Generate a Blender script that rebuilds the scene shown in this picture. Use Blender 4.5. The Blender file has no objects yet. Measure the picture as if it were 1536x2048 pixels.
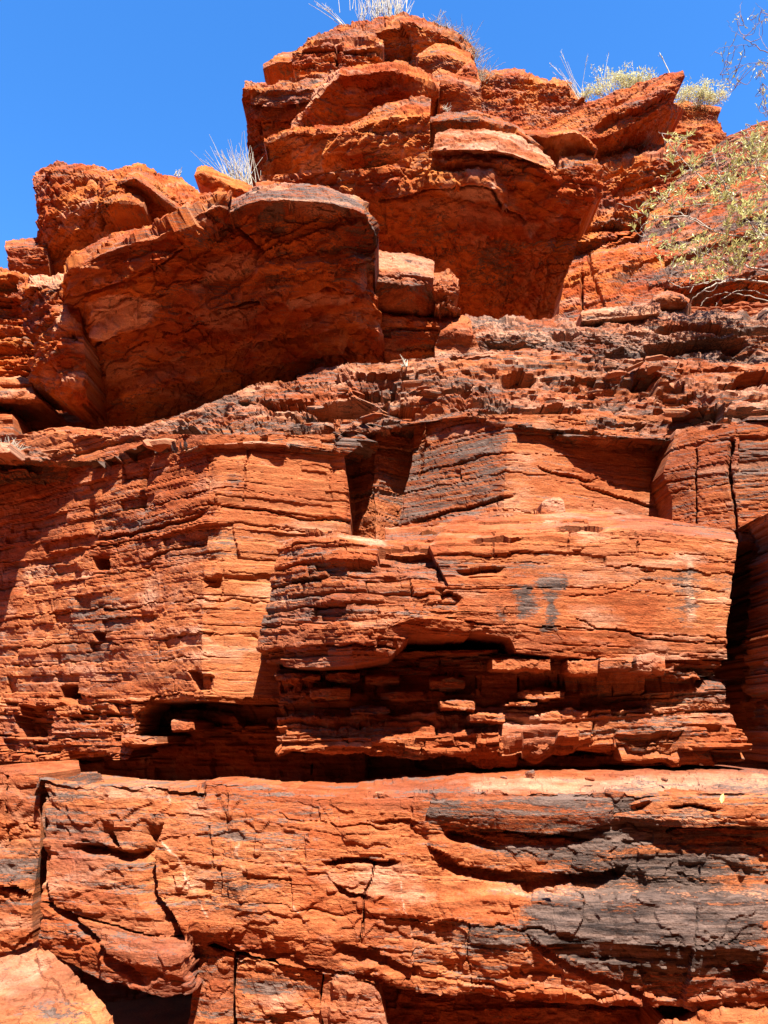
import bpy, math, random
import numpy as np
from mathutils import Vector

# ------------------------------------------------------------------ camera, sky, sun, exposure
scene = bpy.context.scene
PITCH = math.radians(15.5)
FPX = 1538.0                       # focal length in photo pixels (photo 1536 x 2048)
CAM = np.array([0.0, 0.0, 1.6])
cam_d = bpy.data.cameras.new('camera')
cam = bpy.data.objects.new('camera', cam_d)
scene.collection.objects.link(cam)
cam.location = CAM
cam.rotation_euler = (math.radians(90) + PITCH, 0, 0)
cam_d.sensor_fit = 'VERTICAL'
cam_d.sensor_height = 24.0
cam_d.lens = 24.0 * FPX / 2048.0
cam_d.clip_start = 0.05
cam_d.clip_end = 3000
scene.camera = cam

SUN = Vector((0.15, -0.51, 0.85)).normalized()     # direction towards the sun
sun_el = math.asin(SUN.z)
sun_az = math.atan2(SUN.x, SUN.y)                  # clockwise from +Y
world = bpy.data.worlds.new('World')
scene.world = world
world.use_nodes = True
nt = world.node_tree
bg = nt.nodes['Background']
sky = nt.nodes.new('ShaderNodeTexSky')
sky.sky_type = 'NISHITA'
sky.sun_disc = False
sky.sun_elevation = sun_el
sky.sun_rotation = sun_az
sky.altitude = 600
sky.air_density = 1.0
sky.dust_density = 0.3
sky.ozone_density = 3.0
hs = nt.nodes.new('ShaderNodeHueSaturation')
hs.inputs['Saturation'].default_value = 1.3
hs.inputs['Hue'].default_value = 0.505
nt.links.new(sky.outputs[0], hs.inputs['Color'])
nt.links.new(hs.outputs[0], bg.inputs[0])
bg.inputs[1].default_value = 0.100
sl = bpy.data.lights.new('sun', 'SUN')
sl.energy = 5.0
sl.angle = math.radians(0.5)
sl.color = (1.0, 0.95, 0.86)
so = bpy.data.objects.new('sun', sl)
scene.collection.objects.link(so)
so.location = (5, -8, 14)
so.rotation_euler = (-SUN).to_track_quat('-Z', 'Y').to_euler()
scene.view_settings.view_transform = 'Standard'
scene.view_settings.look = 'None'
scene.view_settings.exposure = 1.95
scene.view_settings.gamma = 1.0
scene.cycles.max_bounces = 6
scene.cycles.diffuse_bounces = 3

QUAL = 0.645       # grid density (1 = about one vertex per picture pixel)
COL = scene.collection
rnd = random.Random(7)

# ------------------------------------------------------------------ pixel <-> world
CP, SP = math.cos(PITCH), math.sin(PITCH)
def at(px, py, Y):
    dx = (px - 768.0) / FPX; dy = (1024.0 - py) / FPX
    vx, vy, vz = dx, CP - dy * SP, SP + dy * CP
    k = Y / vy
    return np.array([vx * k, Y, CAM[2] + vz * k])
def to_px(P):
    x = P[..., 0]; y = P[..., 1]; z = P[..., 2] - CAM[2]
    d = y * CP + z * SP
    up = -y * SP + z * CP
    return 768.0 + FPX * x / d, 1024.0 - FPX * up / d

# ------------------------------------------------------------------ noise
def _h(ix, iy, iz, seed):
    h = (ix.astype(np.uint32) * np.uint32(374761393) + iy.astype(np.uint32) * np.uint32(668265263)
         + iz.astype(np.uint32) * np.uint32(2246822519) + np.uint32((seed * 3266489917) & 0xffffffff))
    h = (h ^ (h >> np.uint32(13))) * np.uint32(1274126177)
    h = (h ^ (h >> np.uint32(16))) * np.uint32(2654435769)
    return (h ^ (h >> np.uint32(15)))
def hash2(i, j, seed):
    i = np.asarray(i, dtype=np.int64).astype(np.uint32); j = np.asarray(j, dtype=np.int64).astype(np.uint32)
    return _h(i, j, np.zeros_like(i), seed).astype(np.float32) / np.float32(4294967295.0)
def vnoise(x, y, z, seed=0):
    xf = np.floor(x); yf = np.floor(y); zf = np.floor(z)
    fx = (x - xf).astype(np.float32); fy = (y - yf).astype(np.float32); fz = (z - zf).astype(np.float32)
    ix = xf.astype(np.int64).astype(np.uint32); iy = yf.astype(np.int64).astype(np.uint32); iz = zf.astype(np.int64).astype(np.uint32)
    fx = fx * fx * (3 - 2 * fx); fy = fy * fy * (3 - 2 * fy); fz = fz * fz * (3 - 2 * fz)
    one = np.uint32(1); s = np.float32(1 / 4294967295.0)
    def g(a, b, c): return _h(a, b, c, seed).astype(np.float32) * s
    x1, y1, z1 = ix + one, iy + one, iz + one
    c00 = g(ix, iy, iz) * (1 - fx) + g(x1, iy, iz) * fx
    c10 = g(ix, y1, iz) * (1 - fx) + g(x1, y1, iz) * fx
    c01 = g(ix, iy, z1) * (1 - fx) + g(x1, iy, z1) * fx
    c11 = g(ix, y1, z1) * (1 - fx) + g(x1, y1, z1) * fx
    return ((c00 * (1 - fy) + c10 * fy) * (1 - fz) + (c01 * (1 - fy) + c11 * fy) * fz) * 2 - 1
def fbm(x, y, z, octv=4, gain=0.5, seed=0, ridged=False):
    t = 0; a = 1.0; n = 0
    for k in range(octv):
        v = vnoise(x, y, z, seed + 17 * k)
        if ridged: v = 1 - 2 * np.abs(v)
        t = t + a * v; n += a
        a *= gain; x = x * 2.03 + 3.1; y = y * 2.03 + 1.7; z = z * 2.03 + 5.3
    return t / n
def sstep(a, b, x):
    t = np.clip((x - a) / (b - a), 0, 1)
    return t * t * (3 - 2 * t)

# ------------------------------------------------------------------ materials
def new_mat(name):
    m = bpy.data.materials.new(name); m.use_nodes = True
    n = m.node_tree.nodes; b = n['Principled BSDF']
    return m, m.node_tree, n, b
def rock_material(name, base_a, base_b, bump=0.9, streak=.66, patch=0.35):
    m, t, n, b = new_mat(name)
    L = t.links.new
    geo = n.new('ShaderNodeNewGeometry')
    def attr(nm):
        a = n.new('ShaderNodeAttribute'); a.attribute_name = nm; return a.outputs['Fac']
    mp = n.new('ShaderNodeMapping'); mp.inputs['Scale'].default_value = (1, 1, 4.5)
    L(geo.outputs['Position'], mp.inputs[0])
    n1 = n.new('ShaderNodeTexNoise'); n1.inputs['Scale'].default_value = 7; n1.inputs['Detail'].default_value = 9; n1.inputs['Roughness'].default_value = 0.68
    L(mp.outputs[0], n1.inputs['Vector'])
    n2 = n.new('ShaderNodeTexNoise'); n2.inputs['Scale'].default_value = 42; n2.inputs['Detail'].default_value = 6; n2.inputs['Roughness'].default_value = 0.7
    L(mp.outputs[0], n2.inputs['Vector'])
    n3 = n.new('ShaderNodeTexNoise'); n3.inputs['Scale'].default_value = 90; n3.inputs['Detail'].default_value = 4; n3.inputs['Roughness'].default_value = 0.75
    L(geo.outputs['Position'], n3.inputs['Vector'])
    mp4 = n.new('ShaderNodeMapping'); mp4.inputs['Scale'].default_value = (1, 1, 15); L(geo.outputs['Position'], mp4.inputs[0])
    n4 = n.new('ShaderNodeTexNoise'); n4.inputs['Scale'].default_value = 3.2; n4.inputs['Detail'].default_value = 7; n4.inputs['Roughness'].default_value = 0.66
    L(mp4.outputs[0], n4.inputs['Vector'])
    # tone: tint attribute + noise
    ad = n.new('ShaderNodeMath'); ad.operation = 'MULTIPLY_ADD'
    L(n1.outputs['Fac'], ad.inputs[0]); ad.inputs[1].default_value = 1.5; L(attr('tint'), ad.inputs[2])
    n5 = n.new('ShaderNodeTexNoise'); n5.inputs['Scale'].default_value = 1.5; n5.inputs['Detail'].default_value = 5; n5.inputs['Roughness'].default_value = 0.6; n5.inputs['Distortion'].default_value = 0.6
    L(geo.outputs['Position'], n5.inputs['Vector'])
    a5 = n.new('ShaderNodeMath'); a5.operation = 'MULTIPLY_ADD'; L(n5.outputs['Fac'], a5.inputs[0]); a5.inputs[1].default_value = patch * 2; L(ad.outputs[0], a5.inputs[2])
    mr = n.new('ShaderNodeMapRange'); mr.inputs['From Min'].default_value = 0.66 + patch * .86; mr.inputs['From Max'].default_value = 1.75 + patch * 1.15
    L(a5.outputs[0], mr.inputs['Value'])
    cr = n.new('ShaderNodeValToRGB')
    e = cr.color_ramp.elements
    e[0].position = 0.0; e[0].color = (*base_a, 1)
    e[1].position = 1.0; e[1].color = (*base_b, 1)
    L(mr.outputs[0], cr.inputs[0])
    # some beds are purple-brown
    mxp = n.new('ShaderNodeMix'); mxp.data_type = 'RGBA'; L(attr('purple'), mxp.inputs['Factor']); L(cr.outputs[0], mxp.inputs['A']); mxp.inputs['B'].default_value = (0.155, 0.052, 0.036, 1)
    # pale crust
    mx = n.new('ShaderNodeMix'); mx.data_type = 'RGBA'
    L(attr('pale'), mx.inputs['Factor']); L(mxp.outputs['Result'], mx.inputs['A']); mx.inputs['B'].default_value = (0.60, 0.36, 0.24, 1)
    # varnish: attribute broken up by bedding-stretched noise
    va = n.new('ShaderNodeMath'); va.operation = 'MULTIPLY_ADD'
    L(n2.outputs['Fac'], va.inputs[0]); va.inputs[1].default_value = 1.1; L(attr('varn'), va.inputs[2])
    va2 = n.new('ShaderNodeMath'); va2.operation = 'MULTIPLY_ADD'; L(n4.outputs['Fac'], va2.inputs[0]); va2.inputs[1].default_value = 1.8; L(va.outputs[0], va2.inputs[2])
    vr = n.new('ShaderNodeMapRange'); vr.inputs['From Min'].default_value = 1.70; vr.inputs['From Max'].default_value = 1.96; vr.interpolation_type = 'SMOOTHSTEP'
    L(va2.outputs[0], vr.inputs['Value'])
    vc = n.new('ShaderNodeValToRGB')
    vc.color_ramp.elements[0].color = (0.030, 0.020, 0.017, 1); vc.color_ramp.elements[0].position = 0.40
    vc.color_ramp.elements[1].color = (0.125, 0.078, 0.060, 1); vc.color_ramp.elements[1].position = 0.62
    L(n4.outputs['Fac'], vc.inputs[0])
    mx2 = n.new('ShaderNodeMix'); mx2.data_type = 'RGBA'
    L(vr.outputs[0], mx2.inputs['Factor']); L(mx.outputs['Result'], mx2.inputs['A']); L(vc.outputs[0], mx2.inputs['B'])
    # fine grain
    gr = n.new('ShaderNodeMapRange'); gr.inputs['From Min'].default_value = 0.25; gr.inputs['From Max'].default_value = 0.75
    gr.inputs['To Min'].default_value = 0.62; gr.inputs['To Max'].default_value = 1.3
    L(n3.outputs['Fac'], gr.inputs['Value'])
    ml = n.new('ShaderNodeVectorMath'); ml.operation = 'SCALE'
    g4 = n.new('ShaderNodeMapRange'); g4.inputs['From Min'].default_value = 0.36; g4.inputs['From Max'].default_value = 0.56
    g4.inputs['To Min'].default_value = streak; g4.inputs['To Max'].default_value = 1.12; L(n4.outputs['Fac'], g4.inputs['Value'])
    gm = n.new('ShaderNodeMath'); gm.operation = 'MULTIPLY'; L(gr.outputs[0], gm.inputs[0]); L(g4.outputs[0], gm.inputs[1])
    L(mx2.outputs['Result'], ml.inputs[0]); L(gm.outputs[0], ml.inputs['Scale'])
    L(ml.outputs[0], b.inputs['Base Color'])
    ro = n.new('ShaderNodeMapRange'); ro.inputs['To Min'].default_value = 0.92; ro.inputs['To Max'].default_value = 0.68
    L(vr.outputs[0], ro.inputs['Value']); L(ro.outputs[0], b.inputs['Roughness'])
    b.inputs['Specular IOR Level'].default_value = 0.12
    # bump
    sm = n.new('ShaderNodeMath'); sm.operation = 'MULTIPLY_ADD'
    L(n3.outputs['Fac'], sm.inputs[0]); sm.inputs[1].default_value = 0.45; L(n2.outputs['Fac'], sm.inputs[2])
    bp = n.new('ShaderNodeBump'); bp.inputs['Strength'].default_value = bump; bp.inputs['Distance'].default_value = 0.012
    L(sm.outputs[0], bp.inputs['Height']); L(bp.outputs[0], b.inputs['Normal'])
    return m
ROCK = rock_material('iron_rock', (0.25, 0.056, 0.016), (0.52, 0.188, 0.070))
ROCK_RED = rock_material('red_rock', (0.26, 0.044, 0.007), (0.60, 0.205, 0.042), streak=.92, patch=1.2)

def plain_mat(name, ca, cb, rough=0.8, scale=12, transl=0.0):
    m, t, n, b = new_mat(name)
    geo = n.new('ShaderNodeNewGeometry'); nz = n.new('ShaderNodeTexNoise'); nz.inputs['Scale'].default_value = scale
    nz.inputs['Detail'].default_value = 3
    t.links.new(geo.outputs['Position'], nz.inputs['Vector'])
    cr = n.new('ShaderNodeValToRGB')
    cr.color_ramp.elements[0].position = 0.32; cr.color_ramp.elements[0].color = (*ca, 1)
    cr.color_ramp.elements[1].position = 0.68; cr.color_ramp.elements[1].color = (*cb, 1)
    t.links.new(nz.outputs['Fac'], cr.inputs[0]); t.links.new(cr.outputs[0], b.inputs['Base Color'])
    b.inputs['Roughness'].default_value = rough
    if transl:
        tr = n.new('ShaderNodeBsdfTranslucent'); t.links.new(cr.outputs[0], tr.inputs[0])
        ms = n.new('ShaderNodeMixShader'); ms.inputs[0].default_value = transl
        t.links.new(b.outputs[0], ms.inputs[1]); t.links.new(tr.outputs[0], ms.inputs[2])
        t.links.new(ms.outputs[0], n['Material Output'].inputs[0])
    return m
M_STRAW = plain_mat('dry_straw', (0.46, 0.40, 0.29), (0.66, 0.61, 0.50), 0.7, 20, 0.25)
M_DRYGREY = plain_mat('grey_dry_stalks', (0.22, 0.17, 0.12), (0.45, 0.37, 0.26), 0.9, 15)
M_LEAF = plain_mat('olive_leaf', (0.30, 0.30, 0.08), (0.68, 0.63, 0.25), 0.5, 9, 0.3)
M_PALELEAF = plain_mat('pale_leaf', (0.46, 0.43, 0.18), (0.72, 0.67, 0.36), 0.55, 9, 0.3)
M_TWIG = plain_mat('pale_twig', (0.22, 0.17, 0.13), (0.42, 0.35, 0.28), 0.85, 14)
M_TWIGDARK = plain_mat('red_brown_twig', (0.12, 0.06, 0.05), (0.28, 0.17, 0.12), 0.85, 14)

# ------------------------------------------------------------------ objects
def tag(o, label=None, cat=None, group=None, kind=None):
    if label: o['label'] = label
    if cat: o['category'] = cat
    if group: o['group'] = group
    if kind or cat: o['kind'] = kind or 'thing'
    return o
def make_mesh(name, V, F, attrs=None, mat=None, smooth=False):
    """V (n,3) float, F (m,4) or (m,3) int arrays"""
    me = bpy.data.meshes.new(name)
    V = np.ascontiguousarray(V, dtype=np.float32); F = np.ascontiguousarray(F, dtype=np.int32)
    k = F.shape[1]
    me.vertices.add(len(V)); me.vertices.foreach_set('co', V.ravel())
    me.loops.add(F.size); me.loops.foreach_set('vertex_index', F.ravel())
    me.polygons.add(len(F)); me.polygons.foreach_set('loop_start', np.arange(0, F.size, k, dtype=np.int32))
    if attrs:
        for an, av in attrs.items():
            a = me.attributes.new(an, 'FLOAT', 'POINT'); a.data.foreach_set('value', np.ascontiguousarray(av, dtype=np.float32))
    if mat: me.materials.append(mat)
    me.polygons.foreach_set('use_smooth', np.full(len(F), smooth, dtype=bool))
    me.update(calc_edges=True)
    return me
def link(name, data, parent=None, loc=None):
    o = bpy.data.objects.new(name, data); COL.objects.link(o)
    if parent is not None: o.parent = parent
    if loc is not None: o.location = loc
    return o

# ------------------------------------------------------------------ rock builder
def weights(n_ctrl, subs, cubic):
    """matrix of interpolation weights for a chain of control points; cubic in 0..1 blends towards Catmull-Rom"""
    rows = []; tpar = []
    for c in range(n_ctrl - 1):
        m = subs[c]
        for k in range(m + (1 if c == n_ctrl - 2 else 0)):
            t = k / m
            lin = np.zeros(n_ctrl); lin[c] += 1 - t; lin[c + 1] += t
            cub = np.zeros(n_ctrl)
            i0, i1, i2, i3 = max(c - 1, 0), c, c + 1, min(c + 2, n_ctrl - 1)
            for i, wgt in ((i0, -.5 * t**3 + t * t - .5 * t), (i1, 1.5 * t**3 - 2.5 * t * t + 1),
                           (i2, -1.5 * t**3 + 2 * t * t + .5 * t), (i3, .5 * t**3 - .5 * t * t)):
                cub[i] += wgt
            rows.append(lin * (1 - cubic) + cub * cubic); tpar.append(c + t)
    return np.array(rows), np.array(tpar)

def poly_sd(U, V, pts):
    """signed distance in px, positive inside"""
    pts = np.asarray(pts, dtype=np.float32); n = len(pts)
    d = np.full(U.shape, 1e9, np.float32); inside = np.zeros(U.shape, bool)
    for a in range(n):
        x0, y0 = pts[a]; x1, y1 = pts[(a + 1) % n]
        ex, ey = x1 - x0, y1 - y0
        t = np.clip(((U - x0) * ex + (V - y0) * ey) / (ex * ex + ey * ey + 1e-9), 0, 1)
        d = np.minimum(d, (U - x0 - t * ex) ** 2 + (V - y0 - t * ey) ** 2)
        c = ((y0 > V) != (y1 > V)) & (U < (x1 - x0) * (V - y0) / (y1 - y0 + 1e-9) + x0)
        inside ^= c
    d = np.sqrt(d)
    return np.where(inside, d, -d)
def line_d(U, V, pts):
    pts = np.asarray(pts, dtype=np.float32)
    d = np.full(U.shape, 1e9, np.float32)
    for a in range(len(pts) - 1):
        x0, y0 = pts[a]; x1, y1 = pts[a + 1]; ex, ey = x1 - x0, y1 - y0
        t = np.clip(((U - x0) * ex + (V - y0) * ey) / (ex * ex + ey * ey + 1e-9), 0, 1)
        d = np.minimum(d, (U - x0 - t * ex) ** 2 + (V - y0 - t * ey) ** 2)
    return np.sqrt(d)

STYLE = {
 # strata levels: (layer thickness, block length, recess, tilt, groove depth, groove width, groove presence)
 'wall':    dict(lv=[(.21,.80,.065,.016,.042,.0065,.50),(.070,.55,.030,.008,.020,.0042,.42),(.024,.35,.005,.002,.007,.003,.22)], mask=.75, rough=.011, big=.030, chip=.012, facet=.018, saw=0, warp=.012, varn=.2),
 'smoothwall': dict(lv=[(.17,1.2,.020,.008,.030,.0055,.42),(.06,.8,.008,.003,.014,.004,.30),(.022,.5,.003,.001,.005,.003,.16)], mask=.7, rough=0.01, big=.022, chip=.008, facet=.008, saw=0, warp=.014, varn=0.1),
 'massive': dict(lv=[(.26,.9,.035,.02,.018,.006,.25),(.085,.4,.016,.008,.008,.004,.2),(.030,.16,.005,.002,.004,.003,.12)], mask=.7, rough=.020, big=.016, chip=.026, facet=.036, saw=0, warp=.05, varn=0.2),
 'layered': dict(lv=[(.125,.60,.130,.03,.06,.009,.6),(.046,.34,.055,.012,.024,.005,.42),(.019,.2,.012,.003,.008,.003,.25)], mask=.4, rough=0.022, big=.05, chip=.018, facet=.02, saw=0, warp=.015, varn=0.18),
 'rubble':  dict(lv=[(.19,.75,.24,.05,.05,.010,.4),(.066,.34,.11,.03,.02,.006,.3),(.026,.11,.026,.008,.006,.003,.2)], mask=.2, rough=0.03, big=.09, chip=.03, facet=.04, saw=.9, warp=.05, varn=0.33, flat=.25),
 'outcrop': dict(lv=[(.34,1.1,.20,.05,.06,.012,.45),(.11,.7,.08,.025,.03,.008,.32),(.040,.4,.016,.006,.01,.005,.18)], mask=.5, rough=0.036, big=.07, chip=.06, facet=.10, saw=.25, warp=.07, varn=0.22),
 'under':   dict(lv=[(.30,1.5,.13,.05,.05,.010,.5),(.10,.9,.045,.02,.025,.006,.4),(.034,.5,.008,.003,.006,.004,.2)], mask=.7, rough=.011, big=.05, chip=.040, facet=.075, saw=0, warp=.06, varn=.22, terr=.030),
 'belly':   dict(lv=[(.38,1.8,.13,.05,.04,.010,.45),(.12,1.1,.035,.014,.018,.006,.25)], mask=.8, rough=.011, big=.05, chip=.050, facet=.11, saw=0, warp=.09, varn=.16, terr=.035),
 'boulder': dict(lv=[(.30,1.2,.03,.015,.015,.006,.25),(.08,.6,.010,.006,.006,.004,.2)], mask=.8, rough=0.016, big=.04, chip=.030, facet=.065, saw=0, warp=.06, varn=0.1),
}
SEED = [100]
TOTAL = [0]

def rock_grid(lat, style, dip=(0, 0), cubic=0.35, feats=(), scale=1.0, res=1.0, back=0.5, seed=None, varn=None, amp=1.0, tint=0.0, split_lv=0, pale=0.0, rowamp=None):
    """displaced, bedded rock surface from a coarse lattice of points; returns grid, faces, attributes, block ids"""
    if seed is None:
        SEED[0] += 13; seed = SEED[0]
    st = STYLE[style]
    if lat[0][0][1] < 660 and lat[1][0][2] > 6.5:      # tops of the upper rocks: keep the tread short, the border ring runs on behind it
        lat = [[(p[0], p[1], min(p[2], q[2] + .36)) for p, q in zip(lat[0], lat[1])]] + list(lat[1:])
        back = max(back, .6)
    C = np.array([[at(*p) for p in row] for row in lat])
    nr, nc = C.shape[:2]
    step = C[..., 1].mean() / 769.0 * 0.86 / QUAL / res
    rs = [max(1, int(np.ceil(np.linalg.norm(C[i + 1] - C[i], axis=1).max() / step * 0.92))) for i in range(nr - 1)]
    cs = [max(1, int(np.ceil(np.linalg.norm(C[:, j + 1] - C[:, j], axis=1).max() / step * 0.92))) for j in range(nc - 1)]
    # foreshortened rows need no more than about 1.3 vertices per pixel
    for i in range(nr - 1):
        pxl = max(np.hypot(*(np.array(to_px(C[i + 1, j])) - np.array(to_px(C[i, j])))) for j in range(nc)) / 2
        rs[i] = max(2, min(rs[i], int(pxl * 1.5 * QUAL * res) + 3))
    for j in range(nc - 1):
        pxl = max(np.hypot(*(np.array(to_px(C[i, j + 1])) - np.array(to_px(C[i, j])))) for i in range(nr)) / 2
        cs[j] = max(2, min(cs[j], int(pxl * 1.5 * QUAL * res) + 3))
    Wr, tr = weights(nr, rs, cubic); Wc, tc = weights(nc, cs, cubic)
    P = np.einsum('ri,ijk,cj->rck', Wr, C, Wc)
    R, K = P.shape[:2]
    dr = np.gradient(P, axis=0); dc = np.gradient(P, axis=1)
    N = np.cross(dr, dc); N /= (np.linalg.norm(N, axis=2, keepdims=True) + 1e-12)
    U, V = to_px(P); U = U.astype(np.float32); V = V.astype(np.float32)
    x, y, z = P[..., 0], P[..., 1], P[..., 2]
    midlen = np.concatenate([[0], np.cumsum(np.linalg.norm(np.diff(C.mean(0), axis=0), axis=1))])
    s = np.interp(tc, np.arange(nc), midlen)[None, :] + np.zeros((R, 1))
    sc = scale
    w = z - dip[0] * x - dip[1] * y + st['warp'] * sc * 1.2 * fbm(x * .9 / sc, y * .9 / sc, z * .9 / sc, 2, seed=seed)
    fine = fbm(x * 9 / sc, y * 9 / sc, z * 14 / sc, 3, seed=seed + 1)
    low = fbm(x * 1.7 / sc, y * 1.7 / sc, z * 2.6 / sc, 3, seed=seed + 2)
    D = st['big'] * sc * low + st['rough'] * sc * fbm(x * 6 / sc, y * 6 / sc, z * 13 / sc, 5, .68, seed=seed + 3)
    # conchoidal chips: quantised noise gives flat facets with curved edges
    ch = fbm(x * 3.2 / sc, y * 3.2 / sc, z * 5 / sc, 4, .55, seed=seed + 4) * 3.2
    q = np.floor(ch); fr = ch - q
    D += st['chip'] * sc * (q + sstep(.0, .13, fr)) * .55
    # slanted fracture facets with sharp drops
    rf = np.random.RandomState(seed + 99)
    for k in range(4):
        dv = rf.normal(size=3); dv /= np.linalg.norm(dv); fq = (1.7, 3.1, 6.0, 12.0)[k] / sc
        t = (x * dv[0] + y * dv[1] + z * dv[2]) * fq + .55 * fbm(x * fq * .6, y * fq * .6, z * fq * .6, 3, .5, seed=seed + 20 + k)
        fr2 = t - np.floor(t); D += st['facet'] * sc * (.55, .35, .22, .13)[k] * (np.where(fr2 < .93, fr2 / .93, (1 - fr2) / .07) - .5) * (.35 + .9 * hash2(np.floor(t), np.floor(t) * 0 + k, seed))
    if 'terr' in st:
        c2 = fbm(x * .7 / sc, y * .6 / sc, z * 1.2 / sc, 3, .45, seed=seed + 5) * 3.0 + w * 1.5
        q2 = np.floor(c2); lv3 = lambda v: np.abs(np.mod(v, 3) - 1); g3 = sstep(.80, 1.0, c2 - q2); D += st['terr'] * sc * (lv3(q2) * (1 - g3) + lv3(q2 + 1) * g3)
    mask = sstep(-.55 * st['mask'] - .05, .35, low + .9 * (1 - st['mask']) + .35 * fbm(x * 4, y * 4, z * 6, 2, seed=seed + 6))
    ids = None; tn = np.zeros_like(w); bed = np.zeros_like(w)
    for li, (h, Lb, a, tilt, gd, gw, gp) in enumerate(st['lv']):
        h *= sc; Lb *= sc
        rg = np.random.RandomState(seed * 7 + li)
        lo, hi = w.min() - 2 * h - .2, w.max() + 2 * h + .2
        bnd = lo + np.cumsum(h * rg.uniform(.4, 1.7, int((hi - lo) / h * 1.4) + 12))
        ww = w + h * .16 * fine + h * .12 * vnoise(s * 1.3 / Lb, w * .4 / h, s * 0, seed + 31 + li)
        i = np.clip(np.searchsorted(bnd, ww.ravel()).reshape(ww.shape) - 1, 0, len(bnd) - 2)
        th = bnd[i + 1] - bnd[i]; f = (ww - bnd[i]) / th
        Li = Lb * (.45 + 1.4 * hash2(i, i * 0 + 5, seed + li))
        cc = (s + .10 * h * fine + h * .35 * vnoise(x * 2.3 / h * .5, y * 2.3 / h * .5, z * 1.2 / h * .5, seed + 40 + li)) / Li + 17 * hash2(i, i * 0 + 9, seed + li)
        j = np.floor(cc); jf = cc - j
        cut = .55 * hash2(i * 3 + 1, j, seed + 50 + li)
        j = np.where(jf < cut, j - 1, j)
        djt = np.minimum(np.abs(jf - cut), np.abs(jf - cut - 1)) * Li
        r = hash2(i, j, seed + 60 + li)
        lay = hash2(i, i * 0 + 3, seed + 70 + li)
        off = a * sc * (.30 * r + 1.25 * np.maximum(r - .78, 0) / .22 * (r > .78) + .40 * lay ** 1.5)
        m = mask if li < 2 else np.clip(mask + .25, 0, 1)
        D -= off * m
        D += tilt * sc * (f - .5) * (r - .4) * 2 * m
        # grooves on bedding planes, weaker on joints
        edge = np.minimum(f, 1 - f) * th
        pres = sstep(-.15, .15, vnoise(s * 1.6 / Lb + i * 7.3, w * 0, s * 0 + i, seed + 80 + li) * .5 + gp - .5)
        D -= gd * sc * np.exp(-(edge / (gw * sc)) ** 2) * pres
        jp = (hash2(i * 5 + 2, j, seed + 90 + li) < gp * .45)
        D -= gd * .8 * sc * np.exp(-(djt / (gw * sc * .8)) ** 2) * jp
        if st['saw'] and li < 2:
            D += st['saw'] * th * (f - .5) * (.7 if li == 0 else .45)
        tn += (.30, .20, .12)[li] * (r - .5)
        bed += (.55, .45, .2)[li] * (.6 * (lay - .5) + .5 * (r - .5))
        if li == split_lv:
            ids = i.astype(np.int64) * 4096 + (j.astype(np.int64) + 2048)
    D *= amp
    if rowamp is not None: D *= np.interp(tr, np.arange(nr), rowamp)[:, None]
    va = np.full_like(w, st['varn'] if varn is None else varn) + .30 * fbm(x * 1.6, y * 1.6, z * 5, 4, .6, seed=seed + 7)
    pa = np.clip(.95 * fbm(x * 2.1, y * 2.1, z * 7, 5, .65, seed=seed + 8) - .14 + pale, 0, .8)
    va = va + .45 * bed * (va > -.05)
    pu = np.clip(.9 * fbm(x * 1.3, y * 1.3, z * 3, 3, seed=seed + 12) + .9 * bed - .02, 0, 1)
    ti = .10 + tint + 1.3 * tn + .42 * fbm(x * 1.1, y * 1.1, z * 2.2, 3, seed=seed + 9)
    ppm = 1.0 / (C[..., 1].mean() / FPX)
    wob = 8 * fbm(x * ppm / 50, y * ppm / 50, z * ppm / 50, 5, .68, seed=seed + 10)
    wob2 = 8 * fbm(x * ppm / 50, y * ppm / 50, z * ppm / 50, 5, .68, seed=seed + 11)
    Uw = U + wob; Vw = V + wob2
    for ft in feats:
        k = ft[0]
        if k == 'calm':            # (pts, amount): smoother, less broken area
            D *= 1 - ft[2] * sstep(-8, 8, poly_sd(Uw, Vw, ft[1]))
        elif k == 'poly':          # (pts, depth, soft_px): recess (negative) or proud patch with a stepped edge
            D += ft[2] * sstep(-ft[3] * .5, ft[3] * .5, poly_sd(Uw, Vw, ft[1]))
        elif k == 'crack':         # (pts, width_px, depth)
            D -= ft[3] * np.exp(-(line_d(U + 1.1 * wob, V + 1.1 * wob2, ft[1]) / (ft[2] * (.55 + .7 * np.abs(low + fine)))) ** 2)
        elif k in ('under', 'lip'):
            pts = np.array(ft[1], float); lp, dp = ft[2], ft[3]
            yl = np.interp(Uw, pts[:, 0], pts[:, 1])
            ends = sstep(0, 30, Uw - pts[0, 0]) * sstep(0, 30, pts[-1, 0] - Uw)
            t = (V + 1.15 * wob2 - yl) / lp if k == 'under' else (yl - V - 1.15 * wob2) / lp
            g = np.where((t > 0) & (t < 1), 1 - np.clip(t, 0, 1) ** 2, 0) * ends
            D += (-dp if k == 'under' else dp) * g
        elif k == 'vstep':         # polyline running down; ground to its left is set back, recovering over lp px
            pts = np.array(ft[1], float); lp, dp = ft[2], ft[3]
            xl = np.interp(Vw, pts[:, 1], pts[:, 0]); ends = sstep(0, 25, Vw - pts[0, 1]) * sstep(0, 25, pts[-1, 1] - Vw)
            t = (xl - U - .6 * wob) / lp
            D -= dp * np.where((t > 0) & (t < 1), 1 - np.clip(t, 0, 1), 0) * ends
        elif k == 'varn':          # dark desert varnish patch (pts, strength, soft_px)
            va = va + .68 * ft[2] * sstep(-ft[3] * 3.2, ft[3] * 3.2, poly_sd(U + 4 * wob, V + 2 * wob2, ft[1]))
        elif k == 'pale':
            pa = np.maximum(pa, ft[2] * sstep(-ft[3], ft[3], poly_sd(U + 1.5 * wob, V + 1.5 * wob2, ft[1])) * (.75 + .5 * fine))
        elif k == 'vein':
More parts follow.
